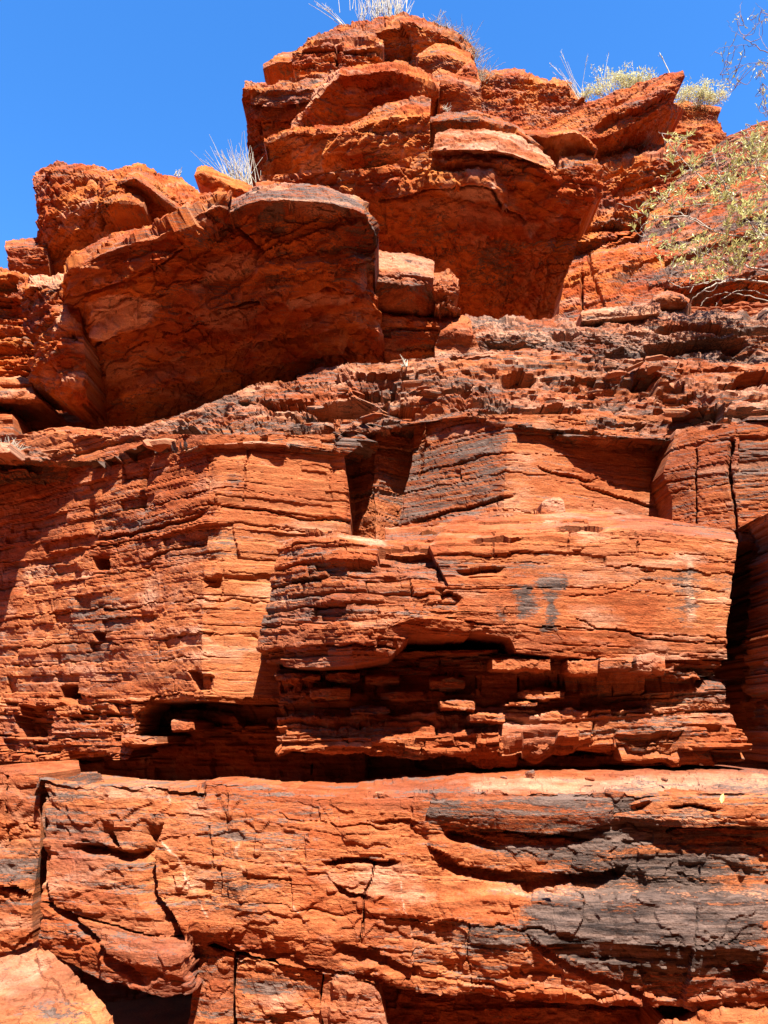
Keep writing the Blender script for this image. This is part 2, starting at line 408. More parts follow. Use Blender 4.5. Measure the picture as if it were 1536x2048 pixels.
            g = ft[3] * np.exp(-(line_d(U + 1.6 * wob, V + 1.6 * wob2, ft[1]) / (ft[2] * (.25 + .9 * np.abs(fine + .4 * low)))) ** 2) * sstep(-.5, .2, fine + low); pa = np.maximum(pa, g); D += .004 * g
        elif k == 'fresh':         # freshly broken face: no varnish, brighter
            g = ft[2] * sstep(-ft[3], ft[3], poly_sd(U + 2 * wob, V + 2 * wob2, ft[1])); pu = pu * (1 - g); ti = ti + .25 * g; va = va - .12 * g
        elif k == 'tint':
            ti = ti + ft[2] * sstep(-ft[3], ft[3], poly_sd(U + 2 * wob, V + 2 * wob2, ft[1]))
    if 'flat' in st:
        N = N * np.array([1, 1, st['flat']]); N /= np.linalg.norm(N, axis=2, keepdims=True)
    Q = P + N * D[..., None]
    # border ring set back into the cliff, so the piece has depth
    def ring(E): return E + np.array([0, back, 0])
    Q = np.concatenate([ring(Q[:1]), Q, ring(Q[-1:])], 0)
    Q = np.concatenate([ring(Q[:, :1]) , Q, ring(Q[:, -1:])], 1)
    Q[0, 0] = Q[0, 1]; Q[0, -1] = Q[0, -2]; Q[-1, 0] = Q[-1, 1]; Q[-1, -1] = Q[-1, -2]
    Q[0, 0, 1] += .002; Q[0, -1, 1] += .002; Q[-1, 0, 1] += .002; Q[-1, -1, 1] += .002
    pad = lambda A: np.pad(A, 1, mode='edge')
    va, pa, ti, ids, pu = pad(va), pad(pa), pad(ti), pad(ids), pad(pu)
    R, K = Q.shape[:2]
    idx = np.arange(R * K).reshape(R, K)
    F = np.stack([idx[:-1, :-1], idx[1:, :-1], idx[1:, 1:], idx[:-1, 1:]], -1).reshape(-1, 4)
    fg_ = ids[:-1, :-1]
    # blocks that fall apart into islands become blocks of their own
    lab = np.arange(fg_.size).reshape(fg_.shape)
    sv = fg_[1:] == fg_[:-1]; sh = fg_[:, 1:] == fg_[:, :-1]
    for _ in range(400):
        old = lab
        lab = lab.copy()
        lab[1:] = np.where(sv, np.minimum(lab[1:], lab[:-1]), lab[1:]); lab[:-1] = np.where(sv, np.minimum(lab[1:], lab[:-1]), lab[:-1])
        lab[:, 1:] = np.where(sh, np.minimum(lab[:, 1:], lab[:, :-1]), lab[:, 1:]); lab[:, :-1] = np.where(sh, np.minimum(lab[:, 1:], lab[:, :-1]), lab[:, :-1])
        for _j in range(3): lab = lab.ravel()[lab]
        if np.array_equal(lab, old): break
    fid = lab.reshape(-1)
    TOTAL[0] += 2 * len(F)
    return Q.reshape(-1, 3), F, dict(varn=va.ravel(), pale=pa.ravel(), tint=ti.ravel(), purple=pu.ravel()), fid

def rock(name, label, cat, lat, style, mat=None, group=None, split=None, maxp=230, parent=None, minf=70, **kw):
    """split = name of the pieces (each bedded block becomes a part), or None for one mesh"""
    mat = mat or ROCK
    V, F, A, fid = rock_grid(lat, style, **kw)
    return emit(name, label, cat, V, F, A, fid, mat, group, split, maxp, parent, minf)

def emit(name, label, cat, V, F, A, fid, mat, group=None, split=None, maxp=230, parent=None, minf=70):
    base = np.array([V[:, 0].mean(), V[:, 1].mean(), V[:, 2].min()])
    if split is None:
        if parent is not None:
            me = make_mesh(name, V - np.array(parent.matrix_world.translation if False else parent.location), F, A, mat)
            return link(name, me, parent)
        me = make_mesh(name, V - base, F, A, mat)
        o = link(name, me, None, base)
        return tag(o, label, cat, group)
    root = link(name, None, None, base) if parent is None else parent
    if parent is None: tag(root, label, cat, group)
    else: base = np.array(parent.location)
    order = np.argsort(fid, kind='stable'); u, st, cnt = np.unique(fid[order], return_index=True, return_counts=True)
    big = np.argsort(-cnt)
    big = [b for b in big[:maxp] if cnt[b] >= minf]
    bigset = set(big); rest = []
    def piece(nm, faces):
        vi, inv = np.unique(faces, return_inverse=True)
        f2 = inv.reshape(faces.shape); v2 = V[vi] - base
        # thickness: run the open border a little way back into the rock
        e = np.concatenate([f2[:, [0, 1]], f2[:, [1, 2]], f2[:, [2, 3]], f2[:, [3, 0]]])
        key = np.sort(e, 1); kk = key[:, 0].astype(np.int64) * len(v2) + key[:, 1]
        _, first, c = np.unique(kk, return_index=True, return_counts=True)
        be = e[first[c == 1]]
        bv, binv = np.unique(be, return_inverse=True); binv = binv.reshape(be.shape)
        nv = len(v2)
        cen = v2.mean(0)
        vb = v2[bv] + np.array([0, .14, 0]); vb[:, [0, 2]] += (cen[[0, 2]] - vb[:, [0, 2]]) * .06
        side = np.stack([be[:, 1], be[:, 0], nv + binv[:, 0], nv + binv[:, 1]], 1)
        v3 = np.concatenate([v2, vb]); f3 = np.concatenate([f2, side])
        at_ = {k: np.concatenate([a[vi], a[vi][bv]]) for k, a in A.items()}
        return link(nm, make_mesh(nm, v3, f3, at_, mat), root)
    for b in range(len(u)):
        faces = F[order[st[b]:st[b] + cnt[b]]]
        if b in bigset: piece(split, faces)
        else: rest.append(faces)
    if rest:
        o = piece('rock_chips', np.concatenate(rest)); o['kind'] = 'stuff'
    return root

def rows(*rs):
    """each row: (xs, ys, Ys) where any may be a scalar"""
    n = max(len(v) for r in rs for v in r if hasattr(v, '__len__'))
    out = []
    xs0 = None
    for xs, ys, Ys in rs:
        xs0 = xs if xs is not None else xs0
        g = lambda v, k: v[k] if hasattr(v, '__len__') else v
        out.append([(g(xs0, k), g(ys, k), g(Ys, k)) for k in range(n)])
    return out
def plus(a, d): return [v + d for v in a]
#SECTION_ROCKS
# ------------------------------------------------------------------ ground and hidden body of the cliff
def ground():
    rg = np.concatenate([np.linspace(-60, -6, 28), np.linspace(-5.8, 5.8, 90), np.linspace(6, 60, 28)])
    X, Y = np.meshgrid(rg, rg)
    Z = .10 * fbm(X * .5, Y * .5, X * 0, 4, seed=3) - .12
    n = len(rg); idx = np.arange(n * n).reshape(n, n)
    F = np.stack([idx[:-1, :-1], idx[:-1, 1:], idx[1:, 1:], idx[1:, :-1]], -1).reshape(-1, 4)
    V = np.stack([X, Y, Z], -1).reshape(-1, 3)
    V[:, :2] *= np.where(np.abs(V[:, :2]).max(1, keepdims=True) > 59, 12, 1)
    N = len(V)
    o = link('ground', make_mesh('ground', V, F, dict(varn=np.full(N, -.1), pale=np.full(N, .0), tint=np.full(N, -.3), purple=np.zeros(N)), ROCK))
    o['kind'] = 'structure'
ground()
def unseen_gorge_wall():
    # opposite gorge side behind the camera, unseen; added to cut fill on shaded rock
    xs = np.linspace(-70, 70, 240); zs = np.linspace(-1, 21, 90)
    X, Z = np.meshgrid(xs, zs)
    lay = np.floor(Z / 1.1 + .4 * fbm(X * .2, X * 0, Z * .2, 3, seed=5))
    Y = -7.0 - .10 * X * 0 - .32 * np.maximum(Z - 4, 0) + .9 * fbm(X * .25, X * 0, Z * .4, 4, seed=6) + .8 * hash2(lay + 50, np.floor(X / 4) + 90, 4)
    n, m = X.shape; idx = np.arange(n * m).reshape(n, m)
    Vf = np.stack([X, Y, Z], -1); Vb = Vf[-1:].copy(); Vb[..., 1] -= 30
    V = np.concatenate([Vf, Vb], 0); idx = np.arange((n + 1) * m).reshape(n + 1, m)
    F = np.stack([idx[:-1, :-1], idx[1:, :-1], idx[1:, 1:], idx[:-1, 1:]], -1).reshape(-1, 4)
    N = (n + 1) * m
    o = link('unseen_gorge_wall', make_mesh('unseen_gorge_wall', V.reshape(-1, 3), F, dict(varn=np.full(N, .1), pale=np.full(N, .0), tint=np.full(N, -.1)), ROCK))
    o['kind'] = 'structure'
unseen_gorge_wall()
cx = [-300, 100, 500, 768, 1036, 1436, 1836]
r = rock('cliff', None, None, rows(
    (cx, [620, 640, 640, 640, 640, 600, 580], [13, 12.5, 12, 12, 12, 12, 12]),
    (cx, [800, 800, 760, 720, 715, 700, 700], [9.8, 9.4, 9, 9, 9.2, 9.2, 9.2]),
    (cx, 900, [8.6, 8.2, 7.4, 7.4, 7.4, 7.2, 7.0]),
    (cx, 1100, [8.6, 8.2, 7.0, 7.0, 7.0, 6.9, 6.6]),
    (cx, 1320, [8.4, 7.9, 6.8, 6.6, 6.5, 6.5, 6.3]),
    (cx, 1440, [8.4, 7.6, 6.35, 6.3, 6.2, 6.1, 6.0]),
    (cx, 1540, [8.2, 7.4, 6.3, 6.2, 6.1, 5.9, 5.9]),
    (cx, 1640, 5.9), (cx, 2150, 5.7)), 'layered', res=.55, back=1.0, varn=-.1)
r['kind'] = 'structure'

# ------------------------------------------------------------------ A: the massive lower wall
ax = [80, 210, 330, 374, 388, 520, 660, 800, 940, 1060, 1220, 1380, 1680]
LOWER = rock('rock_wall', 'massive lowest rock wall with white veins and dark glossy varnish on one end', 'rock wall', rows(
    (ax, [1556, 1568, 1570, 1570, 1570, 1575, 1580, 1566, 1548, 1542, 1542, 1540, 1538], [4.9, 4.9, 4.9, 4.9, 4.9, 4.9, 4.9, 5.0, 5.1, 5.1, 5.1, 5.1, 5.1]),
    (ax, [1546, 1560, 1562, 1562, 1562, 1570, 1592, 1590, 1584, 1584, 1584, 1582, 1576], [4.36, 4.32, 4.3, 4.3, 4.3, 4.3, 4.3, 4.28, 4.24, 4.22, 4.22, 4.22, 4.24]),
    (ax, 1665, [4.30, 4.24, 4.2, 4.2, 4.2, 4.2, 4.2, 4.22, 4.24, 4.24, 4.24, 4.24, 4.26]),
    (ax, [1760] * 7 + [1765, 1768, 1770, 1772, 1775, 1780], [4.26, 4.17, 4.15, 4.15, 4.15, 4.15, 4.16, 4.17, 4.20, 4.22, 4.24, 4.24, 4.26]),
    (ax, [1810, 1820, 1825, 1822, 1800, 1805, 1810, 1815, 1800, 1797, 1796, 1796, 1796], [4.25, 4.16, 4.14, 4.14, 4.16, 4.15, 4.14, 4.14, 4.12, 4.07, 4.04, 4.02, 4.04]),
    (plus(ax, -1), [1855, 1895, 1915, 1905, 1845, 1862, 1880, 1905, 1890, 1890, 1890, 1890, 1895], [4.24, 4.13, 4.10, 4.10, 4.16, 4.14, 4.12, 4.12, 4.08, 4.0, 3.96, 3.94, 3.98]),
    ([74] + ax[1:], [1902, 1966, 1990, 1983, 1890, 1918, 1946, 1982, 1992, 2004, 2018, 2028, 2014], [4.26, 4.18, 4.16, 4.16, 4.22, 4.20, 4.18, 4.18, 4.16, 4.12, 4.08, 4.06, 4.12])),
    'massive', dip=(-.06, 0), cubic=.25, seed=501, rowamp=[.4, .9, 1, 1, 1, 1, .8], back=.6, split='rock_block', split_lv=0,
    feats=[
     ('crack', [(78, 1545), (84, 1640), (74, 1760), (70, 1900)], 3.5, .12),
     ('under', [(140, 1690), (200, 1684), (260, 1700), (300, 1690)], 30, .10),
     ('vstep', [(330, 1640), (306, 1700), (312, 1790), (345, 1830), (372, 1890)], 45, .11),
     ('vstep', [(230, 1640), (222, 1660), (240, 1700)], 26, .09),
     ('under', [(640, 1722), (700, 1716), (760, 1719), (806, 1722)], 14, .07),
     ('crack', [(748, 1720), (744, 1760), (727, 1800), (722, 1890)], 2.5, .05),
     ('under', [(655, 1760), (700, 1785), (730, 1790), (750, 1800)], 16, .05),
     ('crack', [(80, 1802), (150, 1830), (215, 1850), (300, 1870), (360, 1872)], 2.2, .05),
     ('under', [(120, 1800), (160, 1845), (220, 1900), (300, 1945)], 30, .06),
     ('poly', [(200, 1860), (365, 1905), (378, 1978), (330, 1985), (205, 1955)], .035, 6),
     ('under', [(90, 1905), (200, 1965), (340, 1990)], 20, .02),
     ('under', [(400, 1885), (470, 1895), (640, 1930), (700, 1940), (800, 1975)], 14, .03),
     ('under', [(850, 1690), (918, 1730), (1048, 1744), (1142, 1747), (1205, 1744), (1262, 1726)], 26, .06),
     ('lip', [(850, 1690), (918, 1730), (1048, 1744), (1142, 1747), (1205, 1744), (1262, 1726)], 60, .035),
     ('under', [(1045, 1860), (1110, 1920), (1180, 1950), (1250, 1975), (1310, 2015)], 20, .06),
     ('poly', [(1460, 1935), (1535, 1930), (1520, 1960), (1475, 1965)], -.06, 8),
     ('crack', [(940, 1850), (936, 1920), (950, 1985)], 1.5, .02),
     ('crack', [(1395, 1810), (1392, 1900)], 1.3, .015),
     ('crack', [(418, 1650), (424, 1740)], 1.5, .02), ('crack', [(455, 1580), (452, 1660)], 1.6, .02),
     ('vstep', [(100, 1690), (92, 1760), (110, 1810), (180, 1860)], 30, .07), ('varn', [(860, 1590), (1545, 1585), (1545, 1775), (1230, 1775), (1000, 1700), (870, 1660)], .5, 16), ('under', [(880, 1660), (940, 1668), (1010, 1690)], 24, .07), ('under', [(660, 1880), (720, 1900), (790, 1930), (850, 1945)], 30, .07), ('under', [(740, 1640), (800, 1636), (850, 1650)], 12, .03),
     ('vein', [(318, 1680), (355, 1715), (372, 1770), (400, 1810), (412, 1840)], 5, .9),
     ('vein', [(333, 1585), (345, 1618), (400, 1640), (425, 1650), (480, 1680), (472, 1700)], 6, .7),
     ('vein', [(470, 1690), (485, 1740)], 4, .6), ('vein', [(520, 1680), (570, 1715), (580, 1740)], 4, .6),
     ('vein', [(800, 1765), (806, 1820), (830, 1885)], 3.5, .8), ('vein', [(585, 1810), (610, 1850)], 4, .55),
     ('varn', [(1050, 1790), (1540, 1800), (1540, 1960), (1430, 1945), (1330, 1960), (1240, 1960), (1110, 1910), (1060, 1850)], .9, 12),
     ('varn', [(1240, 1720), (1400, 1725), (1440, 1770), (1300, 1768)], .42, 14),
     ('varn', [(1100, 1640), (1240, 1660), (1220, 1720), (1110, 1720)], .25, 20),
     ('varn', [(330, 1580), (540, 1580), (560, 1640), (420, 1640)], .2, 20),
     ('varn', [(470, 1700), (520, 1760), (510, 1880), (430, 1880), (400, 1760)], .28, 25),
     ('varn', [(945, 1860), (1030, 1830), (1050, 1880), (960, 1920)], .3, 15),
     ('varn', [(90, 1560), (330, 1580), (300, 1620), (100, 1620)], .2, 20),
     ('pale', [(980, 1770), (1540, 1776), (1540, 1798), (1100, 1796)], .45, 6),
     ('pale', [(940, 1560), (1540, 1548), (1540, 1578), (940, 1582)], .4, 8),
    ])
# slabs standing proud of the lower wall's upper edge
rock('rock_slab', None, None, rows(
    ([856, 930, 1010, 1110, 1170, 1222], [1592, 1586, 1586, 1585, 1585, 1590], 4.3),
    ([862, 930, 1010, 1110, 1170, 1226], [1604, 1600, 1598, 1597, 1597, 1600], [4.20, 4.17, 4.16, 4.16, 4.17, 4.20]),
    ([852, 930, 1010, 1110, 1172, 1230], [1630, 1632, 1630, 1630, 1628, 1622], [4.19, 4.15, 4.14, 4.14, 4.15, 4.19]),
    ([858, 930, 1007, 1111, 1168, 1226], [1651, 1655, 1661, 1668, 1662, 1646], [4.22, 4.19, 4.17, 4.17, 4.18, 4.22])),
    'massive', parent=LOWER, dip=(-.05, 0), amp=.45, scale=.6, back=.3, seed=601, varn=.35)
rock('rock_slab', None, None, rows(
    ([1228, 1300, 1380, 1470, 1690], [1586, 1584, 1582, 1582, 1580], 4.32),
    ([1240, 1300, 1380, 1470, 1690], [1612, 1598, 1594, 1594, 1592], [4.22, 4.19, 4.17, 4.17, 4.17]),
    ([1226, 1300, 1380, 1470, 1690], [1634, 1632, 1630, 1630, 1628], [4.21, 4.17, 4.15, 4.15, 4.16]),
    ([1230, 1298, 1390, 1486, 1690], [1645, 1652, 1654, 1653, 1652], [4.23, 4.19, 4.17, 4.17, 4.18])),
    'massive', parent=LOWER, dip=(-.05, 0), amp=.5, scale=.6, back=.3, seed=611, varn=.32,
    feats=[('under', [(1222, 1606), (1260, 1604), (1310, 1602)], 20, .06), ('under', [(1330, 1612), (1390, 1604), (1450, 1618)], 10, .05)])

rock('rock_outcrop', 'narrow upright rock block beside the vertical joint of the lowest wall', 'rock', rows(
    ([-30, 30, 78], [1532, 1530, 1528], 5.1), ([-30, 30, 76], [1545, 1545, 1546], [4.55, 4.5, 4.46]),
    ([-30, 30, 74], 1700, [4.5, 4.45, 4.44]), ([-30, 30, 64], 1800, [4.45, 4.42, 4.44]), ([-30, 30, 66], [1912, 1900, 1886], [4.46, 4.45, 4.48])),
    'massive', cubic=.2, seed=523, split='rock_block', minf=40,
    feats=[('under', [(-20, 1768), (30, 1770), (66, 1790)], 12, .05), ('lip', [(-30, 1770), (30, 1772), (70, 1792)], 30, .05), ('crack', [(14, 1550), (10, 1680)], 2, .04), ('varn', [(0, 1680), (70, 1680), (70, 1740), (0, 1740)], .3, 15)])
rock('boulder', 'smooth pale orange boulder at the foot of the wall beside a black crevice', 'boulder', rows(
    ([-60, 10, 72], [1925, 1908, 1888], [4.35, 4.3, 4.25]), ([-60, 20, 122], [1960, 1950, 1942], [4.1, 4.08, 4.1]),
    ([-60, 40, 165], [2010, 2000, 1984], [3.85, 3.85, 3.9]), ([-60, 80, 214], [2050, 2050, 2044], [3.65, 3.65, 3.72]), ([-60, 90, 236], [2110, 2110, 2100], [3.45, 3.45, 3.55])),
    'boulder', seed=533, cubic=.3, back=.05, pale=.06, tint=.15, feats=[('crack', [(160, 1950), (90, 1990), (75, 2010), (105, 2020)], 1.5, .012), ('varn', [(90, 2010), (150, 2000), (170, 2048), (110, 2048)], .25, 10)])
fg = 'cracked blocks under the lowest wall'
rock('rock_outcrop', 'small jagged block wedged under the lowest wall next to the black crevice', 'rock', rows(
    ([372, 420, 474], [1876, 1882, 1896], 4.6), ([376, 420, 468], [1888, 1892, 1906], [4.3, 4.25, 4.25]), ([384, 425, 466], 1990, [4.3, 4.26, 4.3]), ([360, 420, 470], 2100, [4.25, 4.2, 4.25])),
    'massive', scale=.6, seed=541, group=fg, feats=[('varn', [(380, 1890), (450, 1900), (440, 1950), (390, 1940)], .3, 12)])
rock('rock_outcrop', 'broad cracked block under the lowest wall below the white veins', 'rock', rows(
    ([474, 560, 644], [1896, 1914, 1936], 4.6), ([474, 560, 646], [1906, 1924, 1944], [4.24, 4.2, 4.22]), ([470, 560, 640], [1980, 1990, 2000], [4.26, 4.22, 4.22]), ([476, 560, 650], 2100, [4.24, 4.2, 4.2])),
    'massive', scale=.7, seed=551, group=fg, feats=[('varn', [(490, 1940), (560, 1950), (540, 2000), (490, 1990)], .25, 12)])
rock('rock_outcrop', 'pale smooth-topped block under the lowest wall at the lower edge', 'rock', rows(
    ([646, 700, 745], [1936, 1938, 1960], 4.6), ([648, 700, 750], [1945, 1946, 1968], [4.2, 4.17, 4.22]), ([640, 705, 768], [2010, 2010, 2016], [4.2, 4.15, 4.22]), ([650, 720, 790], 2100, [4.15, 4.1, 4.2])),
    'boulder', scale=.6, seed=561, group=fg, pale=.2)
rock('slab_outcrop', 'shadowed blocks set back beneath the varnished end of the lowest wall', 'rock', rows(
    ([745, 850, 950, 1080, 1200, 1345], [1960, 1970, 1980, 1990, 2000, 2010], 4.45), ([745, 850, 950, 1080, 1200, 1345], [2020] * 6, 4.4), ([760, 850, 950, 1080, 1200, 1345], 2110, 4.3)),
    'massive', scale=.8, seed=571, group=fg)
rock('slab_outcrop', 'sunlit flat slab at the lower edge below the varnished rock', 'rock', rows(
    ([1335, 1420, 1500, 1560], [2030, 2016, 2010, 2012], 4.4), ([1330, 1420, 1508, 1570], [2042, 2030, 2026, 2030], [4.1, 4.05, 4.05, 4.1]), ([1330, 1420, 1520, 1580], 2110, [4.0, 3.95, 3.95, 4.0])),
    'boulder', scale=.7, seed=581, group=fg, pale=.15)

# ------------------------------------------------------------------ H: thin layers under the projecting block
hx = [548, 620, 720, 850, 960, 1060, 1160, 1260, 1370, 1458]
HL = rock('layered_rock', 'thin flaky rock layers, half in shadow, under the projecting block', 'rock', rows(
    (hx, 1300, [5.62, 5.6, 5.55, 5.45, 5.3, 5.22, 5.17, 5.14, 5.14, 5.24]),
    (hx, 1352, [5.66, 5.6, 5.55, 5.45, 5.32, 5.24, 5.18, 5.14, 5.13, 5.22]),
    (hx[:-1] + [1466], 1372, [5.72, 5.66, 5.6, 5.5, 5.38, 5.32, 5.28, 5.22, 5.18, 5.24]),
    (hx[:-1] + [1478], 1435, [5.6, 5.5, 5.45, 5.35, 5.2, 5.14, 5.14, 5.16, 5.14, 5.22]),
    (hx[:-1] + [1496], 1470, [5.5, 5.4, 5.3, 5.18, 5.04, 5.02, 5.06, 5.10, 5.08, 5.14]),
    (hx[:-1] + [1506], [1498, 1498, 1498, 1500, 1506, 1510, 1512, 1512, 1512, 1512], [5.5, 5.4, 5.3, 5.2, 5.1, 5.08, 5.1, 5.1, 5.08, 5.12]),
    (hx[:-1] + [1500], [1520, 1520, 1520, 1524, 1534, 1540, 1542, 1542, 1542, 1542], [5.56, 5.46, 5.4, 5.3, 5.25, 5.25, 5.25, 5.22, 5.2, 5.22])),
    'layered', dip=(.02, 0), cubic=.2, seed=701, amp=1.25, scale=.85, split='rock_layer', maxp=260, minf=60, back=.6,
    feats=[('varn', [(1290, 1335), (1460, 1335), (1460, 1365), (1290, 1362)], .3, 8), ('varn', [(1270, 1450), (1420, 1450), (1400, 1510), (1280, 1510)], .28, 12)])

# ------------------------------------------------------------------ P: projecting block
px_ = [545, 600, 690, 790, 900, 1026, 1140, 1300, 1474]
PF = [('fresh', [(920, 1090), (1300, 1070), (1475, 1085), (1455, 1318), (1030, 1300), (900, 1270)], .55, 25), ('calm', [(1030, 1100), (1460, 1090), (1450, 1310), (1040, 1300)], .35), 
     ('poly', [(560, 1080), (700, 1085), (720, 1150), (690, 1215), (560, 1215), (535, 1170)], -.04, 6),
     ('under', [(600, 1140), (660, 1130), (720, 1135), (730, 1150)], 16, .08), ('under', [(700, 1215), (760, 1205), (830, 1190), (900, 1185), (930, 1195)], 34, .10),
     ('under', [(560, 1165), (620, 1160), (640, 1165)], 22, .07), ('poly', [(655, 1100), (672, 1098), (668, 1150), (650, 1150)], -.07, 4),
     ('under', [(905, 1140), (990, 1128), (1020, 1135)], 18, .06), ('under', [(1140, 1100), (1175, 1098)], 22, .05),
     ('under', [(680, 1115), (740, 1120), (800, 1108), (840, 1100)], 12, .05), ('under', [(930, 1075), (990, 1068), (1050, 1075)], 14, .06), ('under', [(1105, 1050), (1170, 1046), (1215, 1052)], 12, .06),
     ('under', [(780, 1250), (830, 1228), (890, 1222), (910, 1240)], 30, .10), ('under', [(640, 1300), (720, 1296), (790, 1290)], 10, .04),
     ('under', [(585, 1285), (625, 1282), (640, 1290)], 18, .06), ('crack', [(612, 1260), (620, 1335)], 2.5, .05),
     ('crack', [(1150, 1236), (1170, 1240), (1190, 1257), (1260, 1262), (1300, 1278), (1340, 1282), (1400, 1284), (1450, 1286)], 2, .035),
     ('crack', [(1140, 1190), (1230, 1185), (1290, 1160), (1380, 1175), (1450, 1185)], 1.4, .02),
     ('under', [(1275, 1142), (1290, 1140), (1320, 1142)], 7, .05), ('under', [(1400, 1150), (1428, 1150)], 5, .04), ('crack', [(1236, 1105), (1330, 1110), (1400, 1108), (1470, 1118)], 1.2, .015),
     ('varn', [(1040, 1170), (1075, 1168), (1065, 1240), (1035, 1238)], .95, 4), ('varn', [(1085, 1165), (1125, 1160), (1112, 1270), (1080, 1262)], .95, 4),
     ('varn', [(985, 1215), (1015, 1212), (1010, 1250), (990, 1248)], .9, 5), ('varn', [(1040, 1130), (1110, 1130), (1120, 1165), (1040, 1160)], .3, 10),
     ('varn', [(560, 1090), (640, 1075), (640, 1130), (560, 1130)], .3, 14), ('varn', [(970, 1095), (1130, 1088), (1130, 1120), (980, 1135)], .2, 14), ('varn', [(1360, 1120), (1400, 1118), (1390, 1260), (1345, 1260)], .5, 9),
     ('varn', [(505, 1230), (530, 1190), (540, 1250), (520, 1280)], .4, 6), ('pale', [(640, 1046), (760, 1054), (770, 1078), (690, 1070)], .6, 6), ('pale', [(1370, 1115), (1385, 1115), (1392, 1240), (1375, 1240)], .8, 5)]
PB = rock('projecting_block', 'large projecting rock block with a smooth orange face and overhanging lower edge', 'rock', rows(
    ([908, 940, 1020, 1034, 1140, 1300, 1468], [1036, 1032, 1028, 1028, 1024, 1030, 1060], [5.5, 5.48, 5.46, 5.46, 5.45, 5.5, 5.6]),
    ([858, 940, 1020, 1034, 1140, 1300, 1478], [1088, 1082, 1076, 1075, 1066, 1060, 1082], [5.10, 5.09, 5.07, 5.07, 5.1, 5.16, 5.28]),
    ([898, 940, 1020, 1034, 1140, 1300, 1466], 1170, [4.99, 5.0, 5.02, 5.02, 5.07, 5.12, 5.26]),
    ([846, 940, 1020, 1034, 1140, 1300, 1452], [1225, 1222, 1232, 1245, 1255, 1262, 1262], [4.96, 4.98, 5.01, 5.01, 5.06, 5.11, 5.26]),
    ([884, 940, 1020, 1034, 1140, 1300, 1458], [1268, 1262, 1276, 1304, 1316, 1320, 1318], [5.02, 5.02, 5.03, 5.03, 5.08, 5.13, 5.27])),
    'smoothwall', dip=(-.03, 0), cubic=.12, seed=713, rowamp=[1, 1.2, 1, 1.4, 2.0], split='rock_block', maxp=140, minf=60, back=.9, feats=PF)
rock('rock_block', None, None, rows(
    ([562, 605, 662, 756, 820, 950], [1070, 1050, 1044, 1052, 1050, 1040], [5.9, 5.75, 5.6, 5.55, 5.5, 5.5]),
    ([552, 600, 680, 740, 820, 960], [1094, 1080, 1078, 1088, 1100, 1096], [5.58, 5.38, 5.2, 5.16, 5.12, 5.12]),
    ([536, 600, 690, 740, 820, 950], [1140, 1140, 1140, 1145, 1150, 1150], [5.55, 5.3, 5.08, 5.04, 4.98, 5.03]),
    ([524, 600, 700, 760, 820, 960], [1200, 1200, 1200, 1205, 1200, 1195], [5.52, 5.26, 5.0, 4.95, 4.91, 5.02]),
    ([512, 600, 700, 770, 822, 950], [1255, 1258, 1258, 1255, 1238, 1232], [5.5, 5.22, 4.94, 4.88, 4.88, 5.02]),
    ([508, 600, 700, 780, 826, 940], [1326, 1338, 1332, 1318, 1272, 1274], [5.54, 5.28, 5.0, 4.95, 4.98, 5.06])),
    'layered', dip=(-.03, 0), cubic=.08, seed=717, amp=.7, scale=.95, rowamp=[.9, 1, 1, 1, 1, 1], parent=PB, split='rock_block', maxp=150, minf=50, back=.8, feats=[f for f in PF if f[0] in ('varn', 'pale', 'tint')])

ux = [770, 850, 930, 1020, 1140, 1240, 1330, 1440]
rock('rock_layer', None, None, rows(
    (ux, [1046, 1042, 1030, 1020, 1014, 1020, 1030, 1050], 6.0), (ux, [1056, 1052, 1042, 1036, 1026, 1034, 1044, 1062], [5.6, 5.55, 5.5, 5.46, 5.42, 5.44, 5.5, 5.56]),
    (ux, [1072, 1070, 1062, 1056, 1050, 1054, 1060, 1074], [5.32, 5.28, 5.24, 5.2, 5.18, 5.2, 5.26, 5.36]), (ux, [1098, 1096, 1092, 1086, 1080, 1080, 1080, 1092], [5.22, 5.16, 5.12, 5.1, 5.1, 5.14, 5.2, 5.3])),
    'layered', dip=(-.03, 0), scale=.75, amp=.75, cubic=.1, seed=719, parent=PB, split='rock_layer', maxp=80, minf=40, back=.4, pale=.12,
    feats=[('under', [(930, 1076), (990, 1066), (1050, 1074)], 12, .10), ('under', [(1105, 1046), (1170, 1042), (1215, 1050)], 12, .10), ('under', [(830, 1090), (870, 1086), (905, 1090)], 9, .08)])

